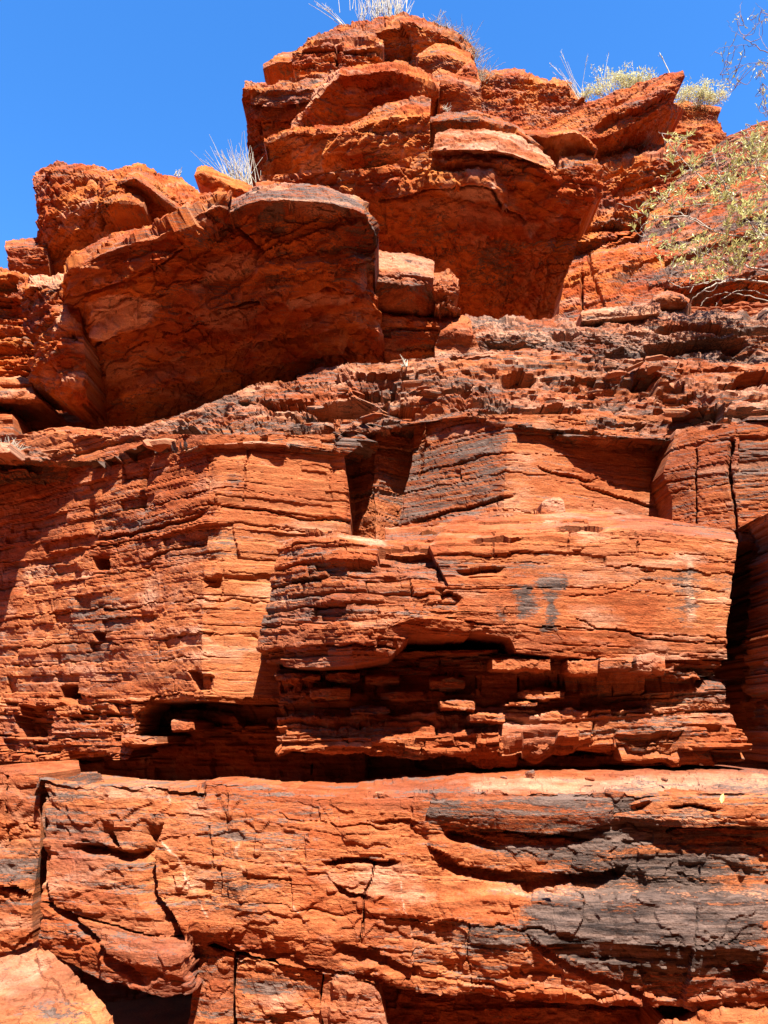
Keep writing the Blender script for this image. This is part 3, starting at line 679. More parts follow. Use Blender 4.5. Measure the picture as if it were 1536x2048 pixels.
# ------------------------------------------------------------------ W: middle wall
LW = [-70, 60, 200, 300, 414, 470, 580, 698]
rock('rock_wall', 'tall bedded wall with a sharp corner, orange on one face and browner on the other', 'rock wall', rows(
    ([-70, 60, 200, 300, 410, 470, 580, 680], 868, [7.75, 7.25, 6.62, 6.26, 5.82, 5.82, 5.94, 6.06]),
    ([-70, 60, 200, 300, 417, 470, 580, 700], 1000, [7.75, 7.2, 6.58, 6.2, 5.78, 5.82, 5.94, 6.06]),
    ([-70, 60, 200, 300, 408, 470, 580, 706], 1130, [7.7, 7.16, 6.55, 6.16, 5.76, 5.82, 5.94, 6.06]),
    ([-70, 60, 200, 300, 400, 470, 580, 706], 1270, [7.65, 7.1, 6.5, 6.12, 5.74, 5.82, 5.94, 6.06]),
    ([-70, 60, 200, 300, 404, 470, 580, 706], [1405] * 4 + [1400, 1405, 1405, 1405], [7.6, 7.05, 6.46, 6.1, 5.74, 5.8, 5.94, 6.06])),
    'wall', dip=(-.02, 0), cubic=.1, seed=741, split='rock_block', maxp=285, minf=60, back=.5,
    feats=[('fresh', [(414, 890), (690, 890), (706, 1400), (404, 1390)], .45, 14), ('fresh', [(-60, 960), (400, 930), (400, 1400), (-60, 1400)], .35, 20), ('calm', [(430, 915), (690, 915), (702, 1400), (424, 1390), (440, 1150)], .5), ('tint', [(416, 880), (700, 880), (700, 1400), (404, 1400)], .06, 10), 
     ('poly', [(424, 905), (690, 905), (700, 1150), (424, 1150)], .022, 10), ('crack', [(498, 890), (492, 960), (488, 1000)], 2, .03),
     ('crack', [(417, 1008), (520, 1020), (600, 1036), (700, 1042)], 2.2, .05), ('under', [(180, 1080), (300, 1052), (415, 1022)], 10, .06), ('under', [(280, 1115), (380, 1085), (415, 1072)], 8, .05),
     ('vstep', [(305, 920), (290, 970), (283, 1040)], 14, .09), ('vstep', [(190, 990), (182, 1040), (185, 1070)], 18, .07), ('poly', [(182, 1115), (216, 1112), (214, 1138), (184, 1138)], -.14, 3),
     ('poly', [(117, 1372), (148, 1372), (148, 1398), (117, 1398)], -.16, 3), ('vstep', [(115, 1290), (113, 1370)], 14, .06), ('poly', [(185, 1262), (215, 1262), (210, 1280), (190, 1280)], -.08, 3),
     ('poly', [(375, 1345), (425, 1348), (420, 1380), (385, 1380)], -.08, 3), ('poly', [(400, 1155), (440, 1152), (440, 1172), (405, 1172)], -.05, 3),
     ('varn', [(200, 930), (300, 920), (290, 1050), (210, 1060)], .32, 16), ('varn', [(130, 1170), (240, 1150), (240, 1230), (140, 1250)], .34, 14), ('varn', [(120, 1270), (220, 1262), (200, 1340), (120, 1340)], .28, 14),
     ('varn', [(470, 950), (492, 950), (490, 990), (460, 990)], .35, 6)])
rock('layered_rock', 'stack of thin sunlit ledges at the foot of the tall bedded wall', 'rock', rows(
    ([-60, 60, 160, 262, 300], 1392, [7.35, 6.85, 6.45, 6.1, 6.05]), ([-60, 60, 160, 258, 290], 1440, [7.3, 6.75, 6.35, 6.02, 6.1]),
    ([-60, 60, 160, 256, 285], 1490, [7.25, 6.68, 6.28, 5.98, 6.1]), ([-60, 60, 160, 250, 280], [1524, 1524, 1522, 1520, 1516], [7.25, 6.7, 6.3, 6.0, 6.15])),
    'layered', scale=.85, amp=1.15, seed=757, split='rock_layer', minf=50, maxp=150)
rock('rock_niche', 'deep square niche in the bedded wall with a sunlit ridge at its back', 'rock', rows(
    ([672, 690, 752, 822, 850], 838, [6.2, 6.6, 6.45, 6.6, 6.3]), ([688, 700, 752, 812, 836], 960, [6.15, 6.58, 6.38, 6.6, 6.35]), ([698, 708, 752, 800, 822], 1080, [6.1, 6.55, 6.3, 6.6, 6.4])),
    'wall', scale=.8, cubic=.0, seed=761, back=.4)
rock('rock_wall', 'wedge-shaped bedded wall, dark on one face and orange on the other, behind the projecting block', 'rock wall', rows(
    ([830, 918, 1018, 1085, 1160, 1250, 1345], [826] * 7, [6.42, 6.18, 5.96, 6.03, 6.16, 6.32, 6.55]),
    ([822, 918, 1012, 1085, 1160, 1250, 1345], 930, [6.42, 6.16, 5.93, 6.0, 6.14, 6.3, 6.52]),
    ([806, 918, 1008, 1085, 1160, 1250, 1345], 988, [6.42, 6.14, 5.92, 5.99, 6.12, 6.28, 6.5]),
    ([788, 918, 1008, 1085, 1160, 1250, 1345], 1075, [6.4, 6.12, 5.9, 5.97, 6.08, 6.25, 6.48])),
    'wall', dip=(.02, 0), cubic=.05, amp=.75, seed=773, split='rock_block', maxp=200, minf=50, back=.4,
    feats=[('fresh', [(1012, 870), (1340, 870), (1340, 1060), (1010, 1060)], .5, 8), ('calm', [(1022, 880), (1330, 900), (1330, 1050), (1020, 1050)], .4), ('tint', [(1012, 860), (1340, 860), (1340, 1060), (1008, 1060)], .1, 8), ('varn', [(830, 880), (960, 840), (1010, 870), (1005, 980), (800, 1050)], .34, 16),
     ('lip', [(800, 1072), (860, 1075), (1030, 1072)], 60, .05), ('under', [(820, 1040), (920, 1015), (1000, 990), (1040, 988)], 9, .07),
     ('under', [(1070, 930), (1130, 945), (1200, 962)], 8, .05), ('under', [(1160, 965), (1220, 985), (1330, 1015)], 8, .05), ('vstep', [(918, 930), (922, 970)], 20, .05)])
rock('rock_wall', 'dark jointed wall of stacked bedded blocks next to the deep shadowed corner', 'rock wall', rows(
    ([1352, 1400, 1470, 1700], [858, 850, 842, 838], [6.1, 5.92, 5.75, 5.55]), ([1326, 1400, 1470, 1700], 945, [6.08, 5.88, 5.72, 5.52]),
    ([1342, 1400, 1472, 1700], 1000, [6.06, 5.88, 5.72, 5.52]), ([1342, 1400, 1476, 1700], 1085, [6.06, 5.88, 5.72, 5.52])),
    'wall', dip=(-.02, .0), cubic=.05, amp=.7, seed=787, split='rock_block', minf=50, maxp=150,
    feats=[('crack', [(1463, 880), (1458, 930), (1462, 980), (1470, 1010), (1476, 1085)], 4, .12), ('crack', [(1392, 900), (1388, 960), (1392, 1060)], 2.4, .06),
     ('varn', [(1330, 920), (1460, 880), (1460, 960), (1400, 980), (1400, 1050), (1345, 1050)], .3, 12), ('varn', [(1470, 880), (1560, 870), (1560, 1010), (1470, 1010)], .26, 14)])
rock('rock_outcrop', 'dark red stack of blocks in shadow beyond the narrow upright crack', 'rock', rows(
    ([1486, 1500, 1530, 1580], [1068, 1056, 1030, 1000], [5.9, 5.62, 5.3, 4.9]), ([1520, 1528, 1545, 1580], 1130, [5.9, 5.62, 5.3, 4.9]), ([1512, 1520, 1540, 1580], 1225, [5.9, 5.6, 5.3, 4.9]),
    ([1486, 1494, 1520, 1580], 1312, [5.8, 5.5, 5.2, 4.8]), ([1494, 1502, 1530, 1580], 1400, [5.8, 5.5, 5.2, 4.8]), ([1512, 1520, 1540, 1580], 1550, [5.7, 5.5, 5.2, 4.8])),
    'outcrop', cubic=0, scale=.45, amp=.8, seed=797, split='rock_block', minf=30, maxp=100)

# ------------------------------------------------------------------ R: rubble terrace above the middle wall
rx = [-220, 50, 200, 300, 410, 520, 685, 700, 850, 945, 1030, 1130, 1240, 1350, 1420, 1700]
lipy = [935, 936, 944, 908, 897, 890, 908, 872, 848, 838, 868, 876, 878, 882, 858, 852]
lipY = [6.8, 6.72, 6.50, 6.14, 5.74, 5.76, 5.90, 6.0, 6.26, 6.04, 5.88, 5.96, 5.98, 6.12, 5.8, 5.42]
bky = [892, 866, 856, 840, 800, 764, 722, 718, 712, 700, 694, 696, 704, 712, 720, 728]
TL = [[(1000, 745), (1040, 738), (1085, 748)], [(1195, 722), (1240, 720), (1290, 724)], [(1270, 738), (1320, 735), (1370, 748)], [(690, 764), (730, 760), (765, 770)], [(955, 830), (1010, 822), (1060, 838)], [(1040, 812), (1110, 806), (1170, 814)],
      [(1125, 858), (1190, 852), (1250, 866)], [(1330, 782), (1390, 776), (1440, 788)], [(468, 798), (520, 790), (568, 806)], [(520, 812), (600, 800), (680, 826)], [(690, 775), (750, 762), (805, 766)], [(300, 868), (360, 858), (430, 862)], [(80, 895), (150, 888), (210, 898)],
      [(560, 858), (640, 850), (700, 862)], [(820, 770), (880, 762), (940, 772)], [(880, 800), (930, 790), (980, 800)], [(1440, 756), (1500, 748), (1560, 756)], [(1200, 770), (1260, 764), (1320, 774)], [(1400, 820), (1470, 812), (1540, 822)], [(760, 800), (810, 795), (860, 806)]]
rock('rubble_terrace', 'sloping terrace of broken flaky rubble above the bedded walls', 'rock terrace', rows(
    (rx, bky, [7.7, 7.7, 7.7, 7.6, 7.5, 7.5, 7.6, 7.6, 7.7, 7.7, 7.7, 7.7, 7.7, 7.7, 7.7, 7.7]),
    (rx, [b + (l - b) * .4 for b, l in zip(bky, lipy)], [a + (7.65 - a) * .5 for a in lipY]),
    (rx, [b + (l - b) * .75 for b, l in zip(bky, lipy)], [a + .22 for a in lipY]),
    (rx, plus(lipy, -8), lipY),
    (rx, plus(lipy, 6), [a + .10 for a in lipY]),
    (rx, plus(lipy, 12), [a + .5 for a in lipY])),
    'rubble', cubic=.2, seed=811, feats=[('under', l, 15, .22) for l in TL], rowamp=[.7, 1.1, 1.1, .5, .25, .1], split='rock_plate', maxp=295, minf=40, back=1.5, varn=.39, pale=.18, mat=ROCK)
# ------------------------------------------------------------------ J: ledge band behind the terrace
jx = [925, 1000, 1090, 1170, 1290, 1400, 1700]
rock('rock_ledge', 'grey-crusted rock ledge running behind the rubble terrace below the shrub', 'rock ledge', rows(
    (jx, [626, 632, 634, 634, 616, 608, 604], 9.6), (jx, [640, 646, 650, 648, 632, 626, 618], [8.5, 8.4, 8.4, 8.4, 8.4, 8.4, 8.3]),
    (jx, [668, 670, 672, 668, 662, 660, 656], [8.25, 8.15, 8.15, 8.15, 8.2, 8.2, 8.1]), (jx, [690, 688, 682, 690, 700, 700, 700], [8.2, 8.1, 8.1, 8.1, 8.1, 8.1, 8.0]), (jx, [725, 720, 712, 715, 720, 726, 735], [8.2, 8.1, 8.0, 8.0, 7.95, 7.9, 7.8])),
    'outcrop', scale=.55, amp=1.0, seed=911, split='rock_layer', minf=40, maxp=120, varn=.40, pale=.32,
    feats=[('under', [(955, 678), (1010, 676), (1080, 688)], 22, .16), ('under', [(1280, 688), (1340, 680), (1440, 672), (1500, 680)], 24, .2), ('under', [(1090, 664), (1130, 662), (1168, 664)], 18, .15),
           ('under', [(1300, 650), (1380, 640), (1480, 652), (1560, 645)], 20, .15)])
rock('flat_slab', 'pale grey flat slab lying on the ledge below the shrub', 'rock slab', rows(
    ([1165, 1240, 1318], [622, 612, 604], 8.75), ([1162, 1240, 1320], [626, 616, 607], 8.35), ([1164, 1240, 1321], [641, 634, 626], 8.34)),
    'boulder', scale=.4, seed=921, varn=.28, pale=.55, back=.4)
rock('lens_stone', 'lens-shaped orange stone lying beside the pale flat slab', 'stone', rows(
    ([1308, 1335, 1360, 1380], [590, 579, 588, 598], 9.0), ([1306, 1335, 1362, 1378], [600, 592, 596, 604], 8.6), ([1310, 1335, 1360, 1374], [612, 612, 613, 612], 8.65)),
    'boulder', scale=.4, seed=923, pale=.2, back=.3)

# ------------------------------------------------------------------ B: overhanging boulders
bx = [128, 203, 312, 390, 436, 462, 521, 650, 730, 756]
BY = [7.25, 7.05, 6.95, 6.9, 6.88, 6.86, 6.75, 6.75, 6.85, 6.98]
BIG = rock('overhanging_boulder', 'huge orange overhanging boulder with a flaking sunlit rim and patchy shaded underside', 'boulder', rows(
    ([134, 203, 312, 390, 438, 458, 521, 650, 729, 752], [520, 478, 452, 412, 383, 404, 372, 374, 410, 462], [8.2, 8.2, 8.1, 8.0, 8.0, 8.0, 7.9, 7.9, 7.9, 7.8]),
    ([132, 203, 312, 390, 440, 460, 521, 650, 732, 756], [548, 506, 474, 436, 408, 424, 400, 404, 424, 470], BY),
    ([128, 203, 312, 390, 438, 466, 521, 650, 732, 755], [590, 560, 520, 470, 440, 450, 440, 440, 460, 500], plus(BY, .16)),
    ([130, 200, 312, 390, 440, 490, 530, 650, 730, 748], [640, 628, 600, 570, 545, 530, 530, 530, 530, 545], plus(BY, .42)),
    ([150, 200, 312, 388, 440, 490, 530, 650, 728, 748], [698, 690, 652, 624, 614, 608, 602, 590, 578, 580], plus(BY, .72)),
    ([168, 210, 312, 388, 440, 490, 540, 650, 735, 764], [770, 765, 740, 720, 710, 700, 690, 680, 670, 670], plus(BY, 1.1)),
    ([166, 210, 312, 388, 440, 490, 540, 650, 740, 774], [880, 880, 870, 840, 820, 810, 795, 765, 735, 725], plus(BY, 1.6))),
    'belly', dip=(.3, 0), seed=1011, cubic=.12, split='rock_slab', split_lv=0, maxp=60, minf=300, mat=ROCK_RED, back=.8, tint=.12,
    feats=[('crack', [(452, 400), (458, 450), (500, 480), (515, 500), (510, 520)], 4, .16),
     ('lip', [(128, 596), (200, 575), (245, 560), (320, 525), (380, 478), (440, 445), (470, 465)], 70, .16),
     ('under', [(120, 596), (200, 575), (245, 560), (320, 525), (380, 478), (440, 445), (470, 465)], 10, .05),
     ('crack', [(172, 696), (240, 668), (385, 623), (521, 602), (640, 582), (740, 571)], 4, .14),
     ('lip', [(172, 696), (240, 668), (385, 623), (521, 602), (640, 582), (745, 571)], 50, .13),
     ('lip', [(230, 800), (330, 770), (450, 740), (560, 720), (700, 690)], 40, .13), ('lip', [(330, 720), (430, 700), (520, 680), (640, 660), (740, 640)], 30, .10), ('lip', [(500, 560), (600, 540), (740, 520)], 30, .08), ('pale', [(200, 780), (300, 740), (420, 715), (400, 730), (260, 775)], .3, 8), ('pale', [(600, 640), (720, 610), (730, 620), (610, 655)], .25, 6),
     ('poly', [(175, 602), (250, 590), (322, 610), (290, 640), (240, 655), (205, 680), (190, 640)], -.018, 3), ('pale', [(175, 602), (250, 590), (322, 610), (290, 640), (240, 655), (205, 680), (190, 640)], 1.0, 4),
     ('pale', [(420, 520), (500, 500), (520, 540), (470, 560), (400, 570)], .5, 6), ('pale', [(560, 600), (700, 585), (690, 600), (580, 615)], .6, 4), ('pale', [(200, 730), (280, 715), (270, 760), (210, 770)], .4, 8), ('pale', [(250, 700), (330, 690), (320, 712), (260, 715)], .2, 6), ('pale', [(470, 580), (570, 568), (560, 580), (470, 592)], .22, 5), ('pale', [(380, 570), (410, 566), (408, 578), (384, 580)], .35, 4),
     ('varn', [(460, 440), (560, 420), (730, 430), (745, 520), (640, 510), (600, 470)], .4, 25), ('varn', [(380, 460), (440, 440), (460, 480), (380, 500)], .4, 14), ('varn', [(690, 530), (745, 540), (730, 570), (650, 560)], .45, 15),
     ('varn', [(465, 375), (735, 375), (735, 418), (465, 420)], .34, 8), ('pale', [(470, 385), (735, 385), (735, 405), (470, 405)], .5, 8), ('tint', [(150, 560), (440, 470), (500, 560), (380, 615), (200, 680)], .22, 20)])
RT = [(134, 520, 548, 572), (203, 478, 508, 535), (260, 464, 490, 512), (312, 452, 476, 500), (350, 432, 456, 476), (390, 410, 432, 452), (438, 383, 410, 428), (456, 396, 416, 432)]
rock('rim_slab', None, None, rows(([t[0] for t in RT], [t[1] - 2 for t in RT], [7.6, 7.4, 7.34, 7.3, 7.28, 7.25, 7.22, 7.24]), ([t[0] for t in RT], [t[1] + 10 for t in RT], [7.36, 7.16, 7.1, 7.05, 7.03, 7.0, 6.98, 7.0]), ([t[0] for t in RT], [t[2] for t in RT], [7.14, 6.95, 6.9, 6.85, 6.83, 6.8, 6.78, 6.8]), ([t[0] for t in RT], [t[3] for t in RT], [7.3, 7.14, 7.08, 7.02, 7.0, 6.98, 6.95, 6.95])),
    'boulder', dip=(.35, 0), scale=.5, amp=.9, seed=1013, varn=.2, parent=BIG, cubic=.0, back=.3, pale=.1, split='rim_slab', maxp=40, minf=60)
RT = [(460, 404, 424, 440), (490, 386, 408, 424), (521, 372, 400, 416), (585, 370, 400, 414), (650, 374, 404, 418), (700, 392, 416, 432), (730, 410, 428, 446), (752, 458, 470, 490)]
rock('rim_slab', None, None, rows(([t[0] for t in RT], [t[1] - 2 for t in RT], [7.2, 7.12, 7.06, 7.04, 7.06, 7.12, 7.18, 7.3]), ([t[0] for t in RT], [t[1] + 8 for t in RT], [6.98, 6.9, 6.84, 6.82, 6.84, 6.9, 6.96, 7.08]), ([t[0] for t in RT], [t[2] for t in RT], [6.8, 6.72, 6.66, 6.64, 6.66, 6.72, 6.78, 6.92]), ([t[0] for t in RT], [t[3] for t in RT], [6.98, 6.9, 6.84, 6.82, 6.84, 6.9, 6.94, 7.05])),
    'boulder', dip=(-.05, 0), scale=.4, amp=1.1, seed=1015, parent=BIG, cubic=.0, back=.3, varn=.42, pale=.2, split='rim_slab', maxp=40, minf=60)
rock('cap_slab', 'flat grey slab capping the rim of the huge overhanging boulder', 'rock slab', rows(
    ([556, 600, 648], [366, 368, 372], 7.6), ([556, 600, 649], [370, 372, 376], 7.2), ([558, 600, 648], [388, 391, 391], 7.2)),
    'boulder', scale=.35, seed=1017, varn=.45, pale=.3, back=.3)
rock('boulder_flank', 'narrow stained flank of rock leaning beside the huge overhanging boulder', 'boulder', rows(
    ([36, 68, 100, 128, 150], [570, 555, 551, 548, 548], 8.4), ([34, 66, 100, 128, 150], [584, 572, 568, 566, 566], [7.75, 7.55, 7.45, 7.4, 7.45]), ([46, 75, 110, 140, 165], 660, [7.85, 7.65, 7.52, 7.5, 7.55]),
    ([62, 90, 120, 150, 175], [745, 750, 755, 760, 765], [8.1, 7.85, 7.75, 7.7, 7.75]), ([72, 96, 130, 162, 180], [772, 786, 796, 806, 812], [8.3, 8.1, 8.05, 8.05, 8.1])),
    'belly', cubic=.08, seed=1023, mat=ROCK_RED, scale=.8, back=.5, feats=[('pale', [(120, 620), (135, 615), (160, 665), (100, 668)], .45, 6), ('pale', [(150, 745), (175, 750), (165, 775), (145, 770)], .5, 5), ('pale', [(68, 552), (130, 548), (130, 566), (60, 572)], .5, 4)])
rock('boulder', 'rounded red boulder on the skyline behind the huge overhanging boulder', 'boulder', rows(
    ([66, 100, 167, 224, 276, 333, 401, 480], [352, 331, 329, 343, 323, 347, 380, 398], [10, 10, 10, 10, 10, 9.9, 9.8, 9.8]),
    ([62, 98, 167, 222, 262, 320, 395, 480], [372, 342, 342, 360, 352, 385, 412, 420], [9.1, 8.95, 8.85, 8.7, 8.7, 8.7, 8.7, 8.7]),
    ([64, 98, 167, 215, 255, 310, 380, 480], [410, 400, 400, 405, 410, 425, 440, 440], [9.1, 8.9, 8.8, 8.6, 8.65, 8.75, 8.8, 8.8]),
    ([74, 104, 160, 215, 260, 310, 380, 480], [456, 470, 450, 440, 450, 460, 470, 470], [9.2, 9.1, 8.95, 8.85, 8.85, 8.9, 8.9, 8.9]),
    ([60, 104, 150, 215, 260, 310, 380, 480], [520, 560, 570, 550, 530, 510, 500, 500], [9.6, 9.5, 9.4, 9.3, 9.2, 9.2, 9.2, 9.2])),
    'belly', dip=(.35, 0), scale=.7, cubic=.08, seed=1031, mat=ROCK_RED, back=.6, split='rock_slab', maxp=60, minf=120,
    feats=[('pale', [(118, 450), (170, 388), (190, 395), (165, 430), (140, 462)], .35, 6), ('crack', [(190, 350), (195, 400), (205, 460)], 3, .12), ('lip', [(200, 398), (240, 405), (300, 410)], 40, .1)])
rock('lit_slab', 'sunlit slab sloping across the face of the rounded red boulder', 'rock slab', rows(
    ([236, 278, 330, 372], [346, 324, 368, 414], 9.1), ([232, 272, 322, 366], [366, 356, 392, 424], [8.5, 8.42, 8.42, 8.5]), ([238, 270, 318, 360], [380, 376, 408, 434], 8.62)),
    'outcrop', dip=(-.6, 0), scale=.4, amp=.6, seed=1033, mat=ROCK_RED, cubic=.1, back=.4)
rock('knobbly_rock', 'crumbly lit knob of rock on the face of the rounded red boulder', 'rock', rows(
    ([206, 235, 262, 290], [384, 372, 370, 384], 8.8), ([206, 235, 262, 288], [404, 402, 405, 410], [8.4, 8.3, 8.3, 8.4]), ([212, 238, 262, 284], [420, 424, 424, 420], 8.5)),
    'outcrop', scale=.35, amp=.8, seed=1035, mat=ROCK_RED, cubic=.1, back=.4)
rock('leaning_slab', 'slab leaning on the skyline between the rounded red boulder and the white grass', 'rock slab', rows(
    ([394, 402, 450, 506], [332, 326, 348, 372], 9.9), ([388, 405, 450, 506], [350, 345, 366, 386], 9.5), ([392, 420, 460, 506], [362, 378, 392, 400], 9.6)),
    'boulder', seed=1041, mat=ROCK_RED, scale=.6, back=.4)
rock('rock_outcrop', 'small lit block on the skyline at the far end of the outcrop', 'rock', rows(
    ([12, 40, 84], [476, 472, 474], 9.9), ([8, 40, 90], [490, 492, 486], 9.2), ([14, 45, 95], [520, 525, 520], 9.2), ([14, 50, 100], [560, 570, 580], 9.4)), 'outcrop', scale=.5, seed=1051, mat=ROCK_RED, amp=.6, back=.5)
rock('rock_outcrop', 'jagged dark blocks in shadow beside the stained flank', 'rock', rows(
    ([-60, 0, 30, 62], [535, 522, 530, 545], [9.6, 9.4, 9.4, 9.4]), ([-60, 0, 30, 68], [560, 548, 552, 566], [8.6, 8.6, 8.6, 8.7]), ([-60, 0, 40, 80], 640, [8.6, 8.7, 8.7, 8.7]), ([-60, 0, 40, 90], 770, [8.9, 8.9, 8.9, 9.0])), 'outcrop', scale=.6, seed=1061, mat=ROCK_RED, back=.5,
    feats=[('lip', [(-60, 600), (60, 600)], 60, .1)])
rock('rock_ledge', 'pair of lit flat ledges beside the dark hollow under the boulder', 'rock ledge', rows(
    ([-60, 0, 40, 70], [752, 752, 752, 752], 9.2), ([-60, 0, 38, 66], [760, 762, 764, 764], 8.2), ([-60, 0, 38, 64], [776, 776, 776, 774], 8.2), ([-60, 0, 50, 70], [784, 782, 784, 788], 8.0), ([-60, 0, 50, 80], 800, 8.0), ([-60, 0, 60, 100], 812, 8.4)), 'boulder', scale=.6, seed=1067, back=.6)
rock('rock_outcrop', 'stubby lit rock pillar at the picture edge beside the dark hollow', 'rock', rows(
    ([-60, 0, 22], [816, 816, 816], 8.6), ([-60, 0, 24], 830, 8.0), ([-60, 0, 26], 895, 7.9)), 'wall', scale=.6, seed=1071, back=.4)

# K: angular blocks beside the overhanging boulder
kg = 'angular blocks beside the overhanging boulder'
rock('rock_outcrop', 'angular block with a bright flat top wedged against the overhanging boulder', 'rock', rows(
    ([752, 820, 868], [497, 508, 524], [8.5, 8.5, 8.5]), ([745, 815, 868], [538, 545, 556], [7.7, 7.65, 7.75]), ([748, 815, 866], [562, 572, 568], [7.7, 7.65, 7.8]), ([752, 820, 880], [620, 628, 625], [8.1, 8.1, 8.2])),
    'boulder', scale=.6, cubic=.05, seed=1081, group=kg, back=.5, feats=[('varn', [(750, 555), (868, 560), (860, 590), (760, 600)], .3, 12), ('pale', [(750, 497), (868, 520), (868, 550), (750, 535)], .35, 8), ('varn', [(800, 505), (868, 520), (868, 540), (810, 530)], .3, 8)])
rock('rock_outcrop', 'jagged lit block with a broken edge facing the dark overhang', 'rock', rows(
    ([866, 900, 920], [542, 540, 554], 8.6), ([862, 895, 920], [566, 562, 572], [7.9, 7.85, 8.0]), ([870, 900, 924], [610, 612, 622], [7.9, 7.85, 8.0]), ([880, 905, 926], [640, 640, 640], [8.1, 8.1, 8.2])),
    'outcrop', scale=.35, seed=1087, group=kg, back=.4)
rock('rock_outcrop', 'shaded orange block under the bright-topped block', 'rock', rows(
    ([755, 830, 905], [612, 618, 622], 8.4), ([752, 830, 905], [626, 640, 645], 8.05), ([762, 830, 900], [670, 675, 672], 8.1), ([770, 830, 900], [715, 715, 712], 8.3)), 'outcrop', scale=.5, amp=.6, seed=1091, group=kg, mat=ROCK_RED)
rock('rock_outcrop', 'grey-topped block resting on the terrace edge beside the ledge', 'rock', rows(
    ([890, 906, 936, 944], [654, 634, 632, 640], 8.5), ([882, 905, 936, 946], [664, 655, 658, 666], [7.95, 7.9, 7.9, 8.0]), ([870, 900, 940, 958], [690, 692, 694, 694], 8.0), ([870, 900, 945, 968], [714, 714, 714, 708], 8.0)), 'boulder', scale=.5, seed=1093, group=kg, varn=.2, pale=.2)

# ------------------------------------------------------------------ T: the tall stack on the skyline
tg = 'blocks of the tall rock stack'
rock('capping_rock', 'domed cap of the tall rock stack under the white grass', 'rock', rows(
    ([636, 673, 736, 814, 869, 920, 952], [66, 47, 37, 23, 39, 62, 100], 13.0), ([634, 670, 736, 814, 869, 920, 950], [74, 60, 52, 44, 58, 80, 112], [12.4, 12.2, 12.0, 11.9, 12.0, 12.1, 12.4]),
    ([640, 675, 740, 820, 875, 920, 955], [100, 95, 90, 85, 95, 110, 130], [12.5, 12.3, 12.2, 12.1, 12.2, 12.3, 12.5]), ([640, 675, 740, 820, 875, 920, 955], [150] * 7, 12.5)),
    'outcrop', scale=.6, amp=.9, cubic=.1, seed=1111, mat=ROCK_RED, group=tg, split='rock_slab', maxp=40, minf=80)
rock('rock_outcrop', 'pair of cracked square blocks near the top of the tall stack', 'rock', rows(
    ([588, 622, 690, 752, 764], [100, 67, 54, 58, 80], 12.0), ([584, 620, 690, 755, 768], [106, 90, 86, 84, 86], [11.5, 11.35, 11.3, 11.3, 11.4]), ([586, 620, 690, 755, 767], [142, 142, 138, 128, 128], [11.6, 11.5, 11.45, 11.45, 11.5])),
    'outcrop', scale=.5, amp=.9, cubic=.05, seed=1117, mat=ROCK_RED, group=tg, split='rock_slab', maxp=40, minf=60, feats=[('crack', [(676, 82), (674, 128)], 3, .25), ('under', [(590, 96), (660, 96), (762, 92)], 8, .1)])
rock('rock_outcrop', 'rounded dark knob sticking out near the top of the tall stack', 'rock', rows(
    ([528, 548, 584], [125, 106, 103], 12.1), ([524, 545, 586], [134, 126, 122], [11.7, 11.6, 11.6]), ([530, 548, 588], [148, 150, 148], 11.8)), 'boulder', seed=1123, mat=ROCK_RED, group=tg, varn=.15)
rock('rock_outcrop', 'block with a lit sloping top tucked under the cap of the tall stack', 'rock', rows(
    ([832, 870, 905, 942], [112, 85, 90, 108], 12.2), ([838, 880, 915, 940], [112, 106, 118, 124], [11.7, 11.6, 11.6, 11.8]), ([834, 875, 915, 945], [136, 140, 145, 150], [11.8, 11.7, 11.7, 11.9])), 'outcrop', scale=.5, amp=.5, seed=1129, mat=ROCK_RED, group=tg)
rock('rock_outcrop', 'upright pointed block below the dry stalks of the tall stack', 'rock', rows(
    ([905, 942, 958], [150, 115, 160], 12.0), ([900, 942, 962], [160, 130, 170], 11.6), ([905, 940, 962], 225, 11.7)), 'boulder', seed=1131, mat=ROCK_RED, group=tg)
rock('rock_outcrop', 'thick bedded course forming the sheer edge of the tall stack against the sky', 'rock', rows(
    ([490, 530, 584, 640, 700, 800], [160, 156, 148, 140, 132, 126], [11.9] * 6), ([484, 522, 584, 640, 700, 800], [176, 178, 178, 172, 165, 150], [10.95, 10.8, 10.75, 10.75, 10.8, 11.0]),
    ([482, 522, 584, 640, 700, 800], [198, 205, 210, 205, 200, 200], [11.1, 10.95, 10.9, 10.95, 11.0, 11.1]), ([492, 524, 584, 640, 700, 800], [236, 240, 245, 245, 245, 245], [11.3, 11.2, 11.15, 11.2, 11.2, 11.2]),
    ([494, 526, 584, 640, 700, 800], 290, [11.6, 11.5, 11.5, 11.5, 11.4, 11.4]), ([504, 532, 584, 640, 700, 800], 385, [12.1, 12.0, 12, 12, 11.9, 11.9])),
    'outcrop', scale=.6, amp=.8, cubic=.05, seed=1137, mat=ROCK_RED, group=tg, back=.8, split='rock_layer', maxp=80, minf=80, feats=[('under', [(486, 206), (560, 212), (640, 202)], 12, .12), ('lip', [(486, 206), (560, 212), (640, 202)], 20, .10), ('lip', [(490, 236), (560, 242), (620, 236)], 16, .08), ('crack', [(514, 245), (518, 268)], 3, .12), ('lip', [(496, 300), (530, 304), (600, 300)], 20, .08)])
